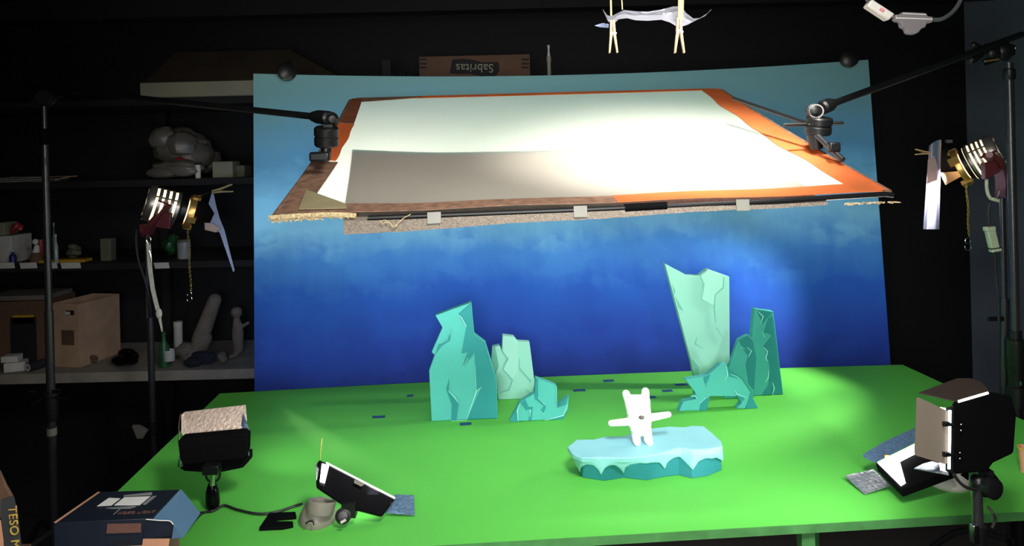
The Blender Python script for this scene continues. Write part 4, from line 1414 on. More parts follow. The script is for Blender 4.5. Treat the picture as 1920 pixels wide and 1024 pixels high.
foil = [pd(340, 778, D + .07), pd(346, 773, D + .07), pd(460, 760, D + .075), pd(463, 790, D + .045), pd(452, 818, D + .03), pd(350, 825, D + .03), pd(340, 812, D + .035)]
MB().hexa(foil, [p + V((0, 0.0015, 0.0005)) for p in foil]).build('foil_flap', mat('warm_hammered_foil', rgb(226, 204, 188), 0.45, 0.35, var=0.2, scale=140, bump=1.0, bscale=130), t)
side = [pd(455, 775, D + .05), pd(466, 805, D + .02), pd(466, 855, D + .01), pd(458, 850, D + .02), pd(452, 800, D + .04)]
MB().hexa(side, [p + V((0.0015, 0, 0)) for p in side]).build('side_flap', 'foil_b', t)
MB().tube([pd(338, 776, D + .06), pd(335, 800, D + .04), pd(336, 826, D + .02)], 0.0012, 6).build('flap_edge', 'chrome', t)
m2 = MB()
m2.hexa([pd(335, 855, D - .004), pd(341, 872, D - .004), pd(344, 876, D + .01), pd(336, 878, D + .01)], [p + V((0, .004, 0)) for p in (pd(335, 855, D - .004), pd(341, 872, D - .004), pd(344, 876, D + .01), pd(336, 878, D + .01))])
m2.build('side_flap', 'foil', t)
m2 = MB()
m2.box(pd(398, 878, D - .015), (0.035, 0.03, 0.02))
m2.cyl(pd(388, 880, D - .02), pd(412, 878, D - .02), 0.010)
m2.tube([pd(386, 884, D), pd(388, 898, D), pd(398, 904, D), pd(410, 898, D), pd(413, 884, D)], 0.0028, 8)
m2.build('mount', 'black', t, bevel=0.001)
MB().cyl(pd(400, 884, D - .01), pd(398, 910, D - .01), 0.0055).build('stem', 'chrome', t)
zb = TZ
m2 = MB().lathe((d1.x, d1.y, zb), (0, 0, 1), [(0, 0.0), (0.012, 0.0), (0.0155, 0.008), (0.0155, 0.022), (0.0145, 0.04), (0.009, 0.056), (0.004, 0.064), (0, 0.065)], 20)
m2.build('pedestal', 'gloss', t)
light('AREA', 'led_left_back', pd(403, 842, D + .05), bdf(0.35, 0.55), 1.2, (1.0, 0.98, 0.96), 0.09, 0.035, spread=120, parent=t)

# LED panel, front centre-left, on grey base
d2 = pz(596, 985, TZ)
t = thing('led_panel', 'glossy black LED panel tilted on a grey round base at the front left', 'led panel', (d2.x, d2.y, TZ), 'LED panels around the table')
gz = lambda x, y, h: pz(x, y, TZ + h)
A, B, C, Dd, E = pd(598, 862, 1.645), pd(742, 936, 1.645), pd(716, 970, 1.612), pd(650, 953, 1.612), pd(593, 915, 1.62)
Kx = pd(592, 880, 1.635)
pl = [A, B, C, Dd, E, Kx]
nrm = (B - A).cross(E - A).normalized()
if nrm.y < 0: nrm = -nrm
MB().hexa(pl, [p + nrm * 0.022 for p in pl]).build('back_shell', 'gloss', t, bevel=0.004)
lc = (A + B + C + Dd + E) / 5
lf = [lc + (p - lc) * 0.72 + nrm * 0.0225 for p in (A, B, C, Dd, E)]
MB().hexa(lf, [p + nrm * 0.001 for p in lf]).build('light_face', 'led', t)
e_ = [pd(612, 868, 1.645), pd(740, 934, 1.645)]
MB().tube([e_[0], e_[1]], 0.0016, 8, smooth=False).build('glowing_rim', 'led', t)
s_ = [pd(604, 869, 1.638), pd(617, 873, 1.638), pd(609, 906, 1.612), pd(600, 903, 1.613)]
MB().hexa(s_, [p - V((0, .002, 0)) for p in s_]).build('lit_corner', 'led', t)  # emissive patch on the back shell stands in for its hot reflection
s_ = [pd(592, 872, 1.64), pd(598, 864, 1.66), pd(598, 878, 1.64), pd(594, 900, 1.60)]
MB().hexa(s_, [p - V((0, .003, 0)) for p in s_]).build('side_flap', 'foil', t)
s_ = [pd(665, 899, 1.633), pd(683, 907, 1.633), pd(678, 911, 1.627), pd(664, 904, 1.627)]
MB().hexa(s_, [p - V((0, .002, .001)) for p in s_]).build('tape_patch', 'ptape', t)
s_ = [gz(742, 928, .02), gz(776, 930, .018), gz(778, 967, .003), gz(722, 962, .010), gz(718, 955, .014)]
MB().hexa(s_, [p + V((0, 0, .0015)) for p in s_]).build('foil_flap', 'foil_b', t)
MB().tube([pd(600, 862, 1.66), pd(601, 845, 1.66), pd(604, 822, 1.67)], 0.0008, 6).build('bent_wire', 'brassd', t)
m2 = MB()
m2.lathe(gz(597, 975, 0.0), (0, 0, 1), [(0, 0), (0.046, 0), (0.048, .006), (0.045, .018), (0.036, .034), (0.020, .042), (0, .043)], 32, squash=0.85)
m2.build('base', 'putty', t)
m2 = MB()
m2.lathe(gz(600, 962, 0.030), (0.15, 0.25, 1), [(0.020, 0), (0.028, 0), (0.030, .010), (0.030, .024), (0.026, .026), (0.022, .024), (0.020, 0.006), (0.020, 0)], 32)
m2.build('socket_ring', 'putty', t)
MB().lathe(gz(580, 986, 0.017), (-.1, -.55, 1), [(0.0085, 0), (0.0105, 0), (0.0105, .003), (0.0085, .003), (0.0085, 0)], 20, a0=0.2, a1=2.9).build('groove', 'ink', t)
m2 = MB()
m2.lathe(gz(645, 966, 0.022), (0.1, -1, 0.35), [(0, 0), (0.015, 0), (0.017, .004), (0.017, .016), (0.010, .018), (0.010, .022), (0, .023)], 24)
m2.box(gz(655, 955, 0.035), (0.03, 0.02, 0.03))
tk_ = m2.build('tilt_knob', 'black', t)
MB().box(gz(648, 968, 0.028) + V((0, -.022, 0)), (0.012, 0.003, 0.005), Matrix.Rotation(-.5, 3, 'Y')).build('knob_mark', 'whitep', tk_)
light('AREA', 'led_left_front', (A + B + C + Dd) / 4 + nrm * 0.06 + V((0, 0, 0.02)), ds(0.15, 0.35), 5, (1.0, 0.98, 0.96), 0.13, 0.06, spread=130, parent=t)

# small black bracket on the table
br_ = MB()
pts = [(486, 996), (505, 968), (554, 966), (556, 974), (520, 977), (517, 984), (549, 984), (550, 990), (530, 994)]
br_.prism([pz(x, y, TZ + .0006) for x, y in pts], (0, 0, 0.008))
o = br_.build('bracket', 'blackp', None, bevel=0.001)
tag(o, 'small black F-shaped plastic bracket lying left of the grey lamp base', 'bracket')
o = MB().tube([pz(366, 967, TZ + .05), pz(378, 962, TZ + .006), pz(400, 958, TZ + .0035), pz(420, 948, TZ + .0035), pz(445, 956, TZ + .0035), pz(485, 964, TZ + .0035), pz(520, 960, TZ + .0035), pz(550, 950, TZ + .0035), pz(567, 945, TZ + .010)], 0.0030, 8).build('power_cable', 'cable')
tag(o, 'thin black cable snaking across the green table to the grey lamp base', 'cable')

# ------------------------------------------------------------------ LED panel lying on the right of the table
d3 = pz(1780, 912, TZ)
t = thing('led_panel', 'tilted LED panel glowing in an L shape on the table behind the barn-door light', 'led panel', (d3.x, d3.y, TZ), 'LED panels around the table')
A, B = pd(1641, 869, 1.76), pd(1735, 822, 1.80)
C, Dd = pd(1790, 880, 1.68), pd(1688, 917, 1.635)
nrm = (B - A).cross(Dd - A).normalized()
if nrm.z < 0: nrm = -nrm
pl = [A, B, C, Dd]
cen_ = sum(pl, V()) / 4
MB().hexa([p - nrm * 0.02 for p in pl], pl).build('shell', 'blackp', t, bevel=0.003)  # black colour here stands in for shade cast by the barn doors
ins = lambda p, k: cen_ + (p - cen_) * k + nrm * 0.001
def Q(u, v): return A.lerp(B, u).lerp(Dd.lerp(C, u), v) + nrm * 0.0015
MB().hexa([Q(.03, .04), Q(.97, .04), Q(.97, .26), Q(.34, .30)], [p + nrm * .002 for p in (Q(.03, .04), Q(.97, .04), Q(.97, .26), Q(.34, .30))]).build('glowing_strip', 'led', t)
MB().hexa([Q(.03, .04), Q(.34, .30), Q(.14, .92), Q(.04, .95)], [p + nrm * .002 for p in (Q(.03, .04), Q(.34, .30), Q(.14, .92), Q(.04, .95))]).build('glowing_strip', 'led', t)
s_ = [pd(1640, 868, 1.76), pd(1620, 858, 1.79), pd(1618, 853, 1.80), pd(1660, 828, 1.83), pd(1718, 802, 1.86), pd(1730, 822, 1.80)]
MB().hexa(s_, [p + V((0, .002, 0)) for p in s_]).build('top_flap', 'foil_b', t)
s_ = [gz(1584, 893, .012), gz(1638, 881, .03), gz(1670, 911, .012), gz(1621, 928, .002)]
MB().hexa(s_, [p + V((0, 0, .0015)) for p in s_]).build('foil_flap', 'foil', t)
MB().box(pd(1662, 856, 1.765), (0.01, 0.006, 0.008)).build('hinge', 'brassd', t)
MB().lathe(gz(1780, 908, 0.0), (0, 0, 1), [(0, 0), (0.044, 0), (0.046, .006), (0.040, .018), (0.022, .030), (0, .032)], 32).build('base', 'whitep', t)
light('AREA', 'led_right_lying', cen_ + nrm * 0.05, ds(0.85, 0.3), 3.0, (1.0, 0.98, 0.96), 0.14, 0.05, spread=140, parent=t)

# ------------------------------------------------------------------ barn-door LED on stand, front right
DD = 1.38
sp = pd(1846, 1000, DD)
t = thing('barn_door_light', 'black LED light with beige barn doors on a stand at the front right', 'studio light', (sp.x, DD, 0))
K = lambda x, y, d: pd(x, y, DD + d)
# front opening plane: from near edge (1785) towards far edge; body runs right
body = [K(1786, 754, 0), K(1860, 735, 0.02), K(1896, 742, 0.03), K(1905, 780, 0.03), K(1900, 850, 0.03), K(1862, 868, 0.02), K(1850, 884, 0.01), K(1784, 890, 0)]
hs_ = MB().hexa(body, [p + V((0.059, 0.10, -0.034)) for p in body]).build('housing', 'blackp', t, bevel=0.004)
MB().hexa([K(1778, 768, -.002), K(1789, 764, -.002), K(1787, 888, -.002), K(1777, 886, -.002)], [p + V((0, .008, 0)) for p in (K(1778, 768, -.002), K(1789, 764, -.002), K(1787, 888, -.002), K(1777, 886, -.002))]).build('front_rim', 'black', t)
MB().hexa([K(1779, 770, -.004), K(1784, 770, -.004), K(1782, 880, -.004), K(1778, 880, -.004)], [p + V((0, .002, 0)) for p in (K(1779, 770, -.004), K(1784, 770, -.004), K(1782, 880, -.004), K(1778, 880, -.004))]).build('glowing_gap', 'led', t)
MB().tube([K(1797, 753, 0.0), K(1852, 737, 0.02)], 0.0022, 8, smooth=False).build('glowing_rim', 'led', t)
s_ = [K(1765, 764, .01), K(1780, 768, .0), K(1779, 778, .0), K(1768, 768, .01)]
s_ = [K(1719, 746, -.02), K(1724, 746, -.02), K(1779, 772, 0), K(1781, 782, 0), K(1777, 868, 0), K(1772, 871, 0), K(1717, 854, -.02), K(1715, 850, -.02)]
sd_ = MB().hexa(s_, [p + V((0, .0018, 0)) for p in s_]).build('side_door', 'door', t)
s_ = [K(1722, 738, 0.03), K(1785, 752, 0.0), K(1798, 754, 0.0), K(1855, 736, 0.03), K(1840, 718, .08), K(1820, 711, .10), K(1795, 711, .10)]
MB().hexa(s_, [p + V((0, 0, .0018)) for p in s_]).build('top_door', 'doorb', t)
s_ = [K(1714, 878, .06), K(1730, 870, .08), K(1747, 865, .10), K(1775, 872, .06), K(1779, 890, 0)]
MB().hexa(s_, [p + V((0, 0, -.0018)) for p in s_]).build('bottom_door', 'foil', t)
s_ = [K(1762, 868, .03), K(1778, 868, .0), K(1778, 886, .0), K(1764, 882, .02)]
MB().hexa(s_, [p + V((0, .002, 0)) for p in s_]).build('lit_corner', 'led', t)
s_ = [K(1764, 764, .03), K(1783, 768, .01), K(1782, 778, .0), K(1766, 768, .02)]
MB().hexa(s_, [p + V((0, .002, 0)) for p in s_]).build('lit_corner', 'led', t)
for yy in (795, 852):
    m2 = MB()
    m2.cyl(K(1771, yy - 1, -.012), K(1786, yy + 2, -.004), 0.003)
    m2.box(K(1774, yy, -.010), (0.012, 0.005, 0.008))
    m2.build('hinge', 'black', sd_)
for x, y in ((1802, 796), (1802, 807), (1800, 849), (1800, 860)):
    MB().ball(K(x, y, -.003), 0.0018, 8).build('screw', 'chrome', hs_)
m2 = MB()
m2.box(K(1840, 898, .04), (0.03, 0.03, 0.04))
m2.cap(K(1835, 905, .03), K(1845, 916, .03), 0.016)
m2.lathe(K(1852, 912, .01), (0.3, -1, 0), [(0, 0), (0.018, 0), (0.019, .004), (0.019, .016), (0.012, .018), (0, .019)], 20)
m2.build('tilt_joint', 'black', t)
MB().hexa([K(1815, 902, .05), K(1862, 884, .05), K(1876, 902, .05), K(1872, 904, .05)], [p + V((0, .03, 0)) for p in (K(1815, 902, .05), K(1862, 884, .05), K(1876, 902, .05), K(1872, 904, .05))]).build('handle', 'blackp', t, bevel=0.002)
MB().cyl((sp.x, DD + .02, 0.15), (sp.x, DD + .02, K(1846, 918, .02).z), 0.0095).build('pole', 'pole', t)
MB().cyl((sp.x, DD + .02, 0.15), (sp.x, DD + .02, K(1846, 985, .02).z), 0.0145).build('sleeve', 'black', t)
MB().box((sp.x - .018, DD + .0, K(1846, 990, .02).z), (0.012, 0.012, 0.035)).build('lock_lever', 'chrome', t, bevel=0.002)
MB().tube([K(1788, 888, .0), K(1797, 902, .0), K(1812, 914, .0), K(1830, 918, .01)], 0.003, 8).build('cable', 'cable', t)
MB().tube([K(1852, 950, .01), K(1862, 962, .0), K(1866, 975, 0), K(1860, 990, 0)], 0.0025, 8).build('cable', 'cable', t)
for k in range(3):
    a = k * 2.094 + 0.2
    MB().tube([(sp.x, DD + .02, 0.34), (sp.x + .16 * math.cos(a), DD + .02 + .16 * math.sin(a), .28), (sp.x + .38 * math.cos(a), DD + .02 + .38 * math.sin(a), .02)], 0.009, 10).build('leg', 'pole', t)
light('AREA', 'led_front_right', K(1755, 815, .07), pd(1100, 800, 2.1), 1.5, (1.0, 0.98, 0.96), 0.08, 0.10, spread=120, parent=t)

# brown cup at the right edge
cp = pz(1926, 886, TZ)
cu = thing('paper_cup', 'brown paper cup half cut off by the right picture edge', 'cup', (cp.x, cp.y, TZ))
MB().lathe((cp.x, cp.y, TZ + .0005), (0, 0, 1), [(0, 0), (0.014, 0), (0.018, 0.060), (0.0165, 0.060), (0.013, 0.003), (0, 0.003)], 24).build('wall', 'cardp', cu)
MB().lathe((cp.x, cp.y, TZ + .058), (0, 0, 1), [(0.017, 0), (0.0195, 0), (0.0195, 0.003), (0.017, 0.003), (0.017, 0)], 24).build('rim', 'yellow', cu)

# ------------------------------------------------------------------ boxes, lower left
# carton on the floor in front of the table corner, dark printed box on top of it
zt = 0.985
P0 = lambda x, y: pz(x, y, zt)
tA, tB, tC, tD = P0(100, 980), P0(185, 922), P0(338, 918), P0(285, 972)   # top: front-left, back-left, back-right, front-right
hh = V((0, 0, -0.042))
bx = thing('product_box', 'dark navy printed box with pale square pictures and a blue end, lower left', 'box', (sum((tA, tB, tC, tD), V()) / 4) + hh)
MB().hexa([p + hh for p in (tA, tD, tC, tB)], [tA, tD, tC, tB]).build('carton', 'navy', bx, bevel=0.001)
# blue end flap, sticking out
eA, eB, eC, eD = pz(286, 974, zt), pz(338, 918, zt), pd(373, 962, tC.y - .02), pd(340, 1008, tD.y - 0.02)
MB().hexa([eA, eB, eC, eD, pd(322, 1010, tD.y - .02), pd(326, 985, tD.y - .01), pd(318, 977, tD.y - .005)],
          [p + V((0.002, 0.001, -0.001)) for p in (eA, eB, eC, eD, pd(322, 1010, tD.y - .02), pd(326, 985, tD.y - .01), pd(318, 977, tD.y - .005))]).build('end_flap', 'bluep', bx)
s_ = [pd(274, 975, tD.y - .006), pd(318, 977, tD.y - .006), pd(325, 985, tD.y - .006), pd(324, 1009, tD.y - .006), pd(270, 1009, tD.y - .006)]
MB().hexa(s_, [p + V((0, .0015, 0)) for p in s_]).build('tuck_flap', 'navy', bx)
MB().tube([pd(274, 974, tD.y - .008), pd(300, 976, tD.y - .008), pd(318, 977, tD.y - .008), pd(325, 984, tD.y - .008)], 0.0007, 6).build('flap_edge', 'print', bx)
pq = lambda pts, nm, mk, dz=0.0008: MB().hexa([pz(x, y, zt + dz) for x, y in pts], [pz(x, y, zt + dz) + V((0, 0, .0004)) for x, y in pts]).build(nm, mk, bx)
pq([(182, 949.5), (204, 934), (226, 935), (209, 948)], 'printed_square', 'print')
pq([(214, 948), (233, 933), (282, 931), (262, 947.5)], 'printed_square', 'print')
pq([(232, 929), (285, 923.5), (285, 928.5), (232, 931.5)], 'printed_strip', 'printd')
pq([(267, 946), (285, 931), (294, 930), (273, 947)], 'printed_strip', 'printd')
pq([(198, 953), (250, 949), (256, 950), (244, 954), (210, 954.5)], 'printed_strip', 'printd')
pq([(212, 965), (225, 954), (227, 954), (214, 965)], 'printed_line', 'printd')
s_ = [(100, 980), (184, 922), (188, 923), (105, 981)]
MB().hexa([pz(x, y, zt + .0008) for x, y in s_], [pz(x, y, zt + .0012) for x, y in s_]).build('worn_edge', 'cardp', bx)
text('VIDEO LIGHT', 0.0105, pz(255, 961, zt + .001), tD - tA, tB - tA, 'printb', bx, sx=0.9)
fy = tA.y
ff = lambda x, y: Plane(tA - V((0, .002, 0)), math.atan2((tD - tA).y, (tD - tA).x))(x, y)
s_ = [ff(202, 982), ff(265, 981), ff(265, 998), ff(200, 1000)]
MB().hexa(s_, [p - V((0, .001, 0)) for p in s_]).build('brown_label', 'printb', bx)
# carton below
zb_ = zt - 0.043
q_ = [tA + hh, tD + hh, tC + hh, tB + hh]
cq = sum(q_, V()) / 4
cx_ = [V((p.x, p.y, zb_)) for p in q_]
cx_[1] = V((cx_[1].x + 0.0, cx_[1].y - 0.0, zb_))
cx_ = [cq.xy.to_3d() + (V((p.x, p.y, 0)) - cq.xy.to_3d()) * 0.97 + V((0, 0, zb_)) for p in cx_]
ct = thing('carton', 'plain brown carton directly under the dark navy printed box', 'carton', (cq.x, cq.y, 0))
MB().hexa([V((p.x, p.y, 0.001)) for p in cx_], cx_).build('carton_body', 'card', ct, bevel=0.001)
lp_ = [pd(268, 1011, tD.y - 0.006), pd(318, 1011, tD.y - .03), pd(310, 1060, tD.y - .03), pd(262, 1060, tD.y - .006)]
MB().hexa(lp_, [p + V((0, .0015, 0)) for p in lp_]).build('flap', 'cardp', ct)
text('VIDEO', 0.013, ff(226, 1017) - V((0, 0.0, 0)), tD - tA, V((0, 0, 1)), 'ink', ct)

# carton with vertical letters at the lower left edge
D4 = 1.15
Lk = lambda x, y, d=0: pd(x, y, D4 + d)
sk = thing('printed_sack', 'brown printed paper sack with tall yellow letters at the lower left edge', 'sack', pd(-30, 1400, D4))
sk.location.z = 0
m2 = MB()
front = [Lk(-120, 862), Lk(-20, 866, .02), Lk(2, 882, 0), Lk(14, 908, 0), Lk(25, 927, 0), Lk(33, 958, 0), Lk(40, 1024, 0), Lk(46, 1120, 0), Lk(-140, 1120, 0)]
m2.hexa(front, [p + V((-0.13, 0.16, -0.07)) for p in front])
m2.build('paper_body', 'cardd', sk, bevel=0.006)
s_ = [Lk(1, 938, -.008), Lk(25, 930, -.008), Lk(32, 956, -.008), Lk(40, 1024, -.008), Lk(45, 1110, -.008), Lk(12, 1110, -.008), Lk(7, 1010, -.008), Lk(2, 970, -.008)]
MB().hexa(s_, [p + V((0, .001, 0)) for p in s_]).build('dark_band', 'dband', sk)
s_ = [Lk(-60, 968, -.009), Lk(1, 976, -.009), Lk(6, 1014, -.009), Lk(10, 1110, -.009), Lk(-60, 1110, -.009)]
MB().hexa(s_, [p + V((0, .001, 0)) for p in s_]).build('orange_panel', 'cardp', sk)
text('TESO MI', 0.0185, Lk(26, 992, -.010), Lk(32, 1024) - Lk(26, 950), Lk(30, 1000) - Lk(0, 1004), 'yellow', sk)
MB().box((pd(-90, 1200, D4 + .08).x, D4 + .08, (Lk(0, 1115).z) / 2), (0.17, 0.15, Lk(0, 1115).z - .002)).build('lower_body', 'cardd', sk)

# ------------------------------------------------------------------ shelving at the back left
SY0, SY1 = 3.42, 3.98
sxl, sxr = -2.95, -0.55
su = thing('shelving_unit', 'deep shelving unit along the back wall, left of the backdrop', 'shelves', ((sxl + sxr) / 2, (SY0 + SY1) / 2, 0))
ZS = []
for y_, mk, th_ in ((697, 'shelfw', 0.045), (493, 'shelfd', 0.03), (338, 'shelfd', 0.03), (186, 'shelfd', 0.03)):
    z_ = pd(240, y_, SY0).z
    ZS.append(z_)
    MB().box(((sxl + sxr) / 2, (SY0 + SY1) / 2, z_ - th_ / 2), (sxr - sxl, SY1 - SY0, th_)).build('shelf_board', mk, su)
for x_ in (sxl + .02, pd(216, 400, 3.45).x, sxr - .02):
    for y_ in ((SY1 - .03,) if -2.5 < x_ < -1 else (SY0 + .05, SY1 - .03)):
        MB().box((x_, y_, 1.0), (0.04, 0.04, 2.0)).build('post', 'shelfd', su)
S1, S2, S3, S4 = ZS
Y = 3.50


def sh(x0, x1, ytop, z, label, cat, name, mk, dep=0.18, y0=Y, grp=None, bevel=0.003):
    """box standing on shelf z between pixel columns x0..x1 with top at pixel row ytop"""
    a, b = pd(x0, 400, y0).x, pd(x1, 400, y0).x
    if x0 < 90: pass
    h = max(0.01, pd((x0 + x1) / 2, ytop, y0).z - z)
    o = MB().box(((a + b) / 2, y0 + dep / 2, z + h / 2 + .0005), (b - a, dep, h)).build(name, mk, None, bevel=bevel)
    tag(o, label, cat, grp)
    return o


def jar(x, w_, ytop, z, label, cat, name, mk, lidmk, y0=Y, neck=False):
    c = pd(x, 400, y0).x
    h = pd(x, ytop, y0).z - z
    r = w_ / 2 / FPX * y0
    t = thing(name, label, cat, (c, y0 + r, z + .0005))
    b = (c, y0 + r, z + .0005)
    if neck:
        MB().lathe(b, (0, 0, 1), [(0, 0), (r, 0), (r, h * .6), (r * .4, h * .75), (r * .4, h * .9), (0, h * .9)], 20).build('bottle_body', mk, t)
        MB().lathe(b, (0, 0, 1), [(0, h * .9), (r * .45, h * .9), (r * .45, h), (0, h)], 16).build('cap', lidmk, t)
    else:
        MB().lathe(b, (0, 0, 1), [(0, 0), (r * .95, 0), (r, h * .05), (r, h * .85), (0, h * .85)], 20).build('jar_body', mk, t)
        MB().lathe(b, (0, 0, 1), [(0, h * .85), (r * 1.03, h * .85), (r * 1.03, h), (0, h)], 20).build('lid', lidmk, t)
    return t


def lump(cx, cy, rx, ry, z, label, cat, name, mk, y0=Y, n=9, dep=0.1, seed=1, group=None):
    rnd = random.Random(seed)
    m3 = MB()
    X, Z = pd(cx, cy, y0).x, pd(cx, cy, y0).z
    RXm, RZm = rx / FPX * y0, ry / FPX * y0
    for k in range(n):
        a = rnd.uniform(0, math.tau); q = rnd.uniform(0, .6)
        rr = rnd.uniform(.45, .62)
        r_ = min(RXm, RZm) * rr
        p = V((X + math.cos(a) * q * RXm, y0 + dep * rnd.uniform(.4, 1), Z + math.sin(a) * q * RZm))
        p.z = max(p.z, z + r_ * .9)
        m3.ball(p, r_, 12, sc=(RXm / min(RXm, RZm) * .9, 1, RZm / min(RXm, RZm) * .9))
    mnz = min(v.co.z for v in m3.bm.verts)
    for v in m3.bm.verts:
        v.co.z += (z + .001) - mnz
        v.co += V((0, 0, 1)) * 0
        nn = noise.noise_vector(v.co * 18) * 0.012
        v.co += V((nn.x, nn.y, abs(nn.z)))
    o = m3.build(name, mk, None, smooth=30)
    tag(o, label, cat, group)
    return o


# top: hood / cover
hz0 = pd(262, 183, 3.38).z; hz1 = pd(262, 155, 3.38).z
hd = thing('range_hood', 'cream-banded fume hood with a dark sloping top, above the shelves', 'hood', (pd(430, 180, 3.4).x, 3.6, S4))
xa, xb = pd(262, 170, 3.38).x, pd(640, 170, 3.38).x
MB().box(((xa + xb) / 2, 3.38 + .25, (S4 + .001 + hz1) / 2), (xb - xa, 0.5, hz1 - S4 - .001)).build('band', 'hood', hd, bevel=0.004)
tz_ = pd(330, 98, 3.6).z
xc, xd = pd(330, 98, 3.6).x, pd(543, 98, 3.6).x
MB().hexa([V((xa + .01, 3.39, hz1)), V((xb, 3.39, hz1)), V((xb, 3.87, hz1)), V((xa + .01, 3.87, hz1))],
          [V((xc, 3.6, tz_)), V((xd, 3.6, tz_)), V((xd, 3.87, tz_)), V((xc, 3.87, tz_))]).build('sloping_top', 'hoodd', hd)
# behind the backdrop: upturned snack carton on top of a cupboard, and a pole
cpb = MB().box((0.12, 3.72, pd(890, 160, 3.5).z / 2 ), (1.1, 0.5, pd(890, 160, 3.5).z))
o = cpb.build('cupboard', 'shelfd')
tag(o, 'dark cupboard hidden behind the painted backdrop under the snack carton', 'cupboard')
sb = thing('snack_carton', 'brown snack carton standing upside down above the backdrop', 'carton', (pd(890, 160, 3.5).x, 3.6, pd(890, 160, 3.5).z))
zz0, zz1 = pd(890, 160, 3.5).z, pd(890, 104, 3.5).z
x0_, x1_ = pd(786, 130, 3.5).x, pd(994, 130, 3.5).x
MB().box(((x0_ + x1_) / 2, 3.6, (zz0 + zz1) / 2 + .0005), (x1_ - x0_, 0.2, zz1 - zz0)).build('carton_body', 'cardd', sb, bevel=0.002)
Fp = lambda x, y: pd(x, y, 3.497)
s_ = [Fp(848, 112), Fp(870, 110), Fp(890, 113), Fp(905, 117), Fp(935, 116), Fp(937, 132), Fp(930, 143), Fp(905, 144), Fp(880, 138), Fp(858, 139), Fp(843, 137)]
MB().hexa(s_, [p - V((0, .001, 0)) for p in s_]).build('logo_patch', 'ink', sb)
for (a, b) in ((787, 800), (978, 992)):
    for y_ in (110, 118, 125):
        s_ = [Fp(a, y_), Fp(b, y_), Fp(b, y_ + 3), Fp(a, y_ + 3)]
        MB().hexa(s_, [p - V((0, .001, 0)) for p in s_]).build('printed_bar', 'ink', sb)
text('Sabritas', 0.058, pd(890, 127, 3.494), (-1, 0, 0.03), (0, 0, -1), 'hood', sb, sx=0.92)
pc = thing('pole_tip', 'pale thin pole poking up behind the backdrop', 'pole', (pd(1030, 150, 3.3).x, 3.3, 0))
px_, pz0 = pd(1030, 150, 3.3).x, 0.0
MB().cyl((px_, 3.3, 0.001), (px_, 3.3, pd(1030, 117, 3.3).z), 0.0085).build('shaft', 'hood', pc)
MB().cyl((px_, 3.3, pd(1030, 117, 3.3).z), (px_, 3.3, pd(1030, 106, 3.3).z), 0.0105).build('ferrule', 'hood', pc)
MB().lathe((px_, 3.3, pd(1030, 106, 3.3).z), (0, 0, 1), [(0, 0), (0.007, 0), (0.004, 0.03), (0.006, .04), (0.006, .05), (0, .052)], 14).build('tip', 'whitep', pc)

# shelf three (upper)
for i, (a, b, y_, l) in enumerate(((-20, 12, 329, 'thin stack of papers at the far left of the upper shelf'), (14, 74, 328, 'wider stack of papers beside the left stand on the upper shelf'))):
    m3 = MB()
    for k in range(5):
        m3.box((pd((a + b) / 2, 0, Y).x + random.uniform(-.01, .01), Y + .1, S3 + .003 + k * .005), ((b - a) / FPX * Y, 0.2, 0.0016), Matrix.Rotation(random.uniform(-.05, .05), 3, 'Y') @ Matrix.Rotation(random.uniform(-.1, .1), 3, 'Z'))
    mnz = min(v.co.z for v in m3.bm.verts)
    for v in m3.bm.verts: v.co.z += S3 + .001 - mnz
    tag(m3.build('paper_stack', 'paper'), l, 'papers', 'paper stacks')
o = MB().tube([V((pd(95, 0, Y).x, Y, S3 + .006)), V((pd(115, 0, Y).x, Y, S3 + .02)), V((pd(137, 0, Y).x, Y, S3 + .024))], 0.0022, 6).build('stick', 'wood')
tag(o, 'thin pale stick on the upper shelf right of the left stand', 'stick')
lump(320, 275, 66, 55, S3, 'big crumpled grey plastic bag heap on the upper shelf', 'plastic bags', 'plastic_bags', 'bag', n=24, dep=0.2, seed=4)
lump(325, 315, 66, 20, S3, 'flat wrinkled grey plastic wrap in front of the bag heap', 'plastic wrap', 'plastic_wrap', 'bag', y0=3.43, n=12, dep=.06, seed=8)
o = sh(400, 438, 303, S3, 'small pale box at the right of the crumpled bags', 'box', 'small_box', 'hood', dep=.1, y0=3.46)
o = sh(444, 460, 310, S3, 'small dark box between the pale box and the backdrop', 'box', 'small_box', 'olive', dep=.1)
jar(371, 10, 305, S3, 'small white canister in front of the bag heap', 'canister', 'canister', 'paper', 'ink', y0=3.45)
lump(333, 290, 12, 8, S3 + 0.07, 'reddish scrap tucked into the bag heap', 'scrap', 'red_scrap', 'red', y0=3.47, n=5, dep=.03, seed=2)

# shelf two (middle)
sh(-8, 20, 443, S2, 'white printed box at the far left of the middle shelf', 'box', 'white_box', 'paper', dep=.15)
sh(-10, 7, 418, pd(0, 442, Y).z, 'small cream box on top of the white printed box', 'box', 'cream_box', 'hood', dep=.1)
lump(20, 425, 12, 14, pd(0, 442, Y).z, 'crumpled red packet on top of the white box', 'packet', 'red_packet', 'red', n=6, dep=.05, seed=11)
jar(18, 12, 470, S2, 'short blue bottle in front of the white printed box', 'bottle', 'blue_bottle', 'blue', 'paper', y0=3.44, neck=True)
t = thing('figurine', 'small white and brown figurine left of the red jar', 'figurine', (pd(51, 0, 3.46).x, 3.48, S2))
b_ = V((pd(51, 0, 3.46).x, 3.48, S2 + .001))
MB().lathe(b_, (0, 0, 1), [(0, 0), (.026, 0), (.03, .02), (.018, .05), (0, .055)], 16).build('base', 'cardd', t)
MB().cap(b_ + V((0, 0, .05)), b_ + V((.004, 0, .075)), .017, .012).build('torso', 'paper', t)
MB().ball(b_ + V((-.002, 0, .10)), .014, 14).build('head', 'paper', t)
jar(70, 14, 450, S2, 'red jar beside the white and brown figurine', 'jar', 'red_jar', 'red', 'red', y0=3.53)
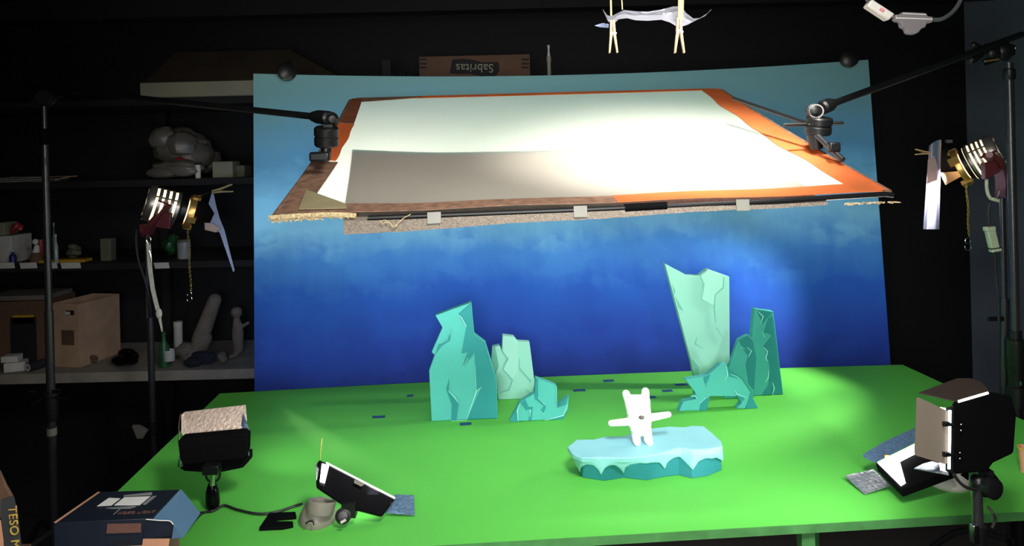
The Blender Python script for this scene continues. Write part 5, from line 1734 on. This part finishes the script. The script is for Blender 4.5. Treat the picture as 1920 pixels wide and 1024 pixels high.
jar(101, 8, 440, S2, 'slim clear bottle just right of the left stand', 'bottle', 'clear_bottle', 'glassg', 'paper', y0=3.44, neck=True)
jar(98, 7, 418, S2, 'dark slim bottle behind the clear bottle', 'bottle', 'dark_bottle', 'gre', 'glassg', y0=3.55, neck=True)
lump(124, 465, 20, 14, S2, 'dull green bag behind the yellow tray', 'bag', 'green_bag', 'olive', y0=3.56, n=9, dep=.08, seed=5)
yt = MB()
a, b = pd(58, 0, 3.46).x, pd(145, 0, 3.46).x
yt.box(((a + b) / 2, 3.50, S2 + .008), (b - a, .07, .014))
tag(yt.build('yellow_tray', 'yel', None, bevel=0.003), 'shallow yellow tray on the middle shelf', 'tray')
sh(186, 206, 448, S2, 'upright olive grey box standing alone on the middle shelf', 'box', 'olive_box', 'olive', dep=.05)
jar(338, 24, 450, S2, 'squat pale tub with lid behind the lamp chain', 'tub', 'lidded_tub', 'glassg', 'olive', y0=3.5)
lump(310, 455, 20, 22, S2, 'green leafy bundle left of the pale tub', 'bundle', 'leafy_bundle', 'gre', y0=3.55, n=12, dep=.08, seed=21)
for a, b, l in ((-6, 28, 'white paper shelf tag at the far left edge of the middle shelf'), (36, 70, 'white paper shelf tag left of the left stand'), (95, 108, 'narrow white shelf tag right of the left stand'), (113, 152, 'wide white paper shelf tag below the yellow tray'), (288, 318, 'dim white shelf tag behind the white cotton strap')):
    q_ = [pd(a, 493, 3.415), pd(b - 2, 492, 3.415), pd(b, 503, 3.408), pd(a + 3, 504, 3.408)]
    o = MB().hexa(q_, [p + V((0, .001, .0)) for p in q_]).build('shelf_tag', 'paper')
    tag(o, l, 'shelf tag', 'paper tags on the middle shelf')

# shelf one (lower)
def carton_open(x0, x1, ytop, label, y0, dep, mk='card', rot=0.0, name='open_carton'):
    a, b = pd(x0, 400, y0).x, pd(x1, 400, y0).x
    h = pd((x0 + x1) / 2, ytop, y0).z - S1
    t = thing(name, label, 'carton', ((a + b) / 2, y0 + dep / 2, S1))
    c = V(((a + b) / 2, y0 + dep / 2, S1 + .001 + h / 2))
    w2 = b - a
    R = Matrix.Rotation(rot, 3, 'Z')
    m3 = MB()
    m3.box(c + R @ V((0, -dep / 2, 0)), (w2, .004, h), R)
    m3.box(c + R @ V((0, dep / 2, 0)), (w2, .004, h), R)
    m3.box(c + R @ V((-w2 / 2, 0, 0)), (.004, dep, h), R)
    m3.box(c + R @ V((w2 / 2, 0, 0)), (.004, dep, h), R)
    m3.box(c + R @ V((0, 0, -h / 2 + .002)), (w2, dep, .004), R)
    m3.build('walls', mk, t)
    return t, c, w2, h, R
t, c, w2, h, R = carton_open(98, 158, 570, 'tall brown carton with a hand hole and printed patch on the lower shelf', 3.52, .26, rot=-0.22)
fr2 = R @ V((0, -1, 0))
p0_ = c + R @ V((0.03, -.131, h * .36))
hho = MB().box(p0_, (0.045, .004, .022), R).build('hand_hole', 'ink', t)
MB().box(p0_ + R @ V((-.012, -.002, -.002)), (0.026, .003, .014), R).build('hole_flap', 'paper', hho)
MB().box(c + R @ V((.015, -.1325, -.01)), (0.07, .002, .07), R).build('printed_patch', 'cardd', t)
t, c, w2, h, R = carton_open(-40, 82, 566, 'wide shadowed brown carton at the far left of the lower shelf', 3.56, .24, 'cardd', 0.05)
MB().box(c + V((w2 * .15, -.122, h * .22)), (.10, .002, .04)).build('yellow_print', 'yel', t)
MB().box(c + V((-.02, -.122, -.03)), (w2 * .82, .002, h * .7)).build('dark_panel', 'ink', t)
MB().box(c + V((0, 0, h / 2 + .012)), (w2 * .98, .2, .022)).build('grey_lid', 'cloth', t)
tag(MB().box((pd(6, 0, 3.46).x, 3.49, S1 + .022), (.085, .07, .042), Matrix.Rotation(.35, 3, 'Z')).build('small_carton', 'paper', None, bevel=.002), 'small white carton at the front left of the lower shelf', 'carton', 'small white cartons')
tag(MB().box((pd(-2, 0, 3.46).x, 3.49, S1 + .022 + .036), (.07, .06, .028), Matrix.Rotation(.2, 3, 'Z')).build('small_carton', 'paper', None, bevel=.002), 'small white carton stacked on top of another', 'carton', 'small white cartons')
t = thing('cloth_roll', 'dark blue roll with a grey end beside the small white cartons', 'roll', (pd(47, 0, 3.46).x, 3.48, S1))
a_ = V((pd(33, 0, 3.44).x, 3.45, S1 + .022)); b_ = V((pd(60, 0, 3.5).x, 3.52, S1 + .022))
MB().cyl(a_, b_, .021).build('roll', 'clothd', t)
MB().lathe(a_, a_ - b_, [(0.007, 0.001), (.018, 0.001), (.018, .003), (.007, .003), (.007, .001)], 20).build('end_ring', 'whitep', t)
q_ = [V((pd(161, 0, 3.84).x, 3.84, S1 + .03)), V((pd(210, 0, 3.84).x, 3.84, S1 + .012)), V((pd(172, 0, 3.88).x, 3.88, pd(172, 618, 3.86).z)), V((pd(161, 0, 3.88).x, 3.88, pd(161, 630, 3.86).z))]
mnz = min(p.z for p in q_)
q_ = [V((p.x, p.y, p.z if p.z > S1 + .05 else S1 + .002)) for p in q_]
tag(MB().hexa(q_, [p + V((0, .002, 0)) for p in q_]).build('paper_sheet', 'paper'), 'white paper triangle propped against the tall brown carton', 'paper')
lump(168, 664, 12, 9, S1, 'small dark brown lump in front of the white paper', 'scrap', 'brown_scrap', 'cardd', y0=3.55, n=5, dep=.03, seed=6)
lump(220, 682, 36, 20, S1, 'glossy black bundle at the shelf edge left of the lamp stand', 'bag', 'black_bag', 'gloss', y0=3.45, n=10, dep=.1, seed=9)
t = jar(297, 19, 625, S1, 'white-labelled green bottle just right of the lamp stand', 'bottle', 'spray_bottle', 'gre', 'gre', y0=3.46, neck=True)
bc = V((pd(297, 0, 3.46).x, 3.46 + 19 / 2 / FPX * 3.46, S1))
MB().lathe(bc + V((0, 0, .03)), (0, 0, 1), [(.0236, 0), (.0242, 0), (.0242, .05), (.0236, .05), (.0236, 0)], 20).build('label', 'paper', t)
t = thing('cloth_tube', 'tall leaning grey cloth sleeve on the lower shelf', 'sleeve', (pd(362, 0, 3.55).x, 3.6, S1))
MB().cap(V((pd(352, 0, 3.55).x, 3.6, S1 + .10)), V((pd(378, 0, 3.55).x, 3.62, pd(378, 566, 3.58).z)), .040, .032, 18).build('sleeve', 'cloth', t)
MB().cap(V((pd(345, 0, 3.55).x, 3.6, S1 + .046)), V((pd(358, 0, 3.55).x, 3.6, S1 + .10)), .045, .040, 18).build('fold', 'cloth', t)
lump(342, 655, 28, 18, S1, 'pale crumpled cloth right of the spray bottle', 'cloth', 'crumpled_cloth', 'cloth', y0=3.54, n=10, dep=.04, seed=13)
lump(375, 672, 36, 16, S1, 'dark blue folded cloth at the foot of the grey sleeve', 'cloth', 'folded_cloth', 'clothd', y0=3.45, n=10, dep=.03, seed=14)
lump(412, 668, 14, 14, S1, 'small grey cloth bundle right of the dark folded cloth', 'cloth', 'cloth_bundle', 'cloth', y0=3.50, n=6, dep=.03, seed=15)
jar(325, 16, 605, S1, 'dim white cup behind the crumpled cloth', 'cup', 'white_cup', 'whitep', 'paper', y0=3.7)
t = thing('doll', 'faint beige doll figure near the backdrop on the lower shelf', 'doll', (pd(428, 0, 3.6).x, 3.62, S1))
b_ = V((pd(428, 0, 3.6).x, 3.62, S1 + .02))
m3 = MB()
m3.cap(b_ + V((0, 0, .02)), b_ + V((0, 0, .10)), .024, .028).cap(b_ + V((0, 0, .10)), b_ + V((-.004, 0, .16)), .028, .018)
m3.ball(b_ + V((-.004, 0, .20)), .028, 16)
m3.cap(b_ + V((.02, 0, .13)), b_ + V((.055, -.01, .15)), .010, .009)
m3.cap(b_ + V((-.01, 0, -.005)), b_ + V((-.02, -.04, -.005)), .014, .012)
m3.build('doll_body', 'cloth', t, remesh=.005, smooth_it=3)

# tungsten lamps' own beams
light('SPOT', 'left_lamp_beam', pd(432, 408, 2.86), pd(900, 728, 2.45), 150, (1.0, 0.90, 0.76), 0.04, angle=60, blend=0.6, parent=tl_)
light('SPOT', 'right_lamp_beam', pd(1782, 324, 2.43), pd(1250, 715, 2.5), 105, (1.0, 0.90, 0.76), 0.04, angle=64, blend=0.6, parent=tr_)
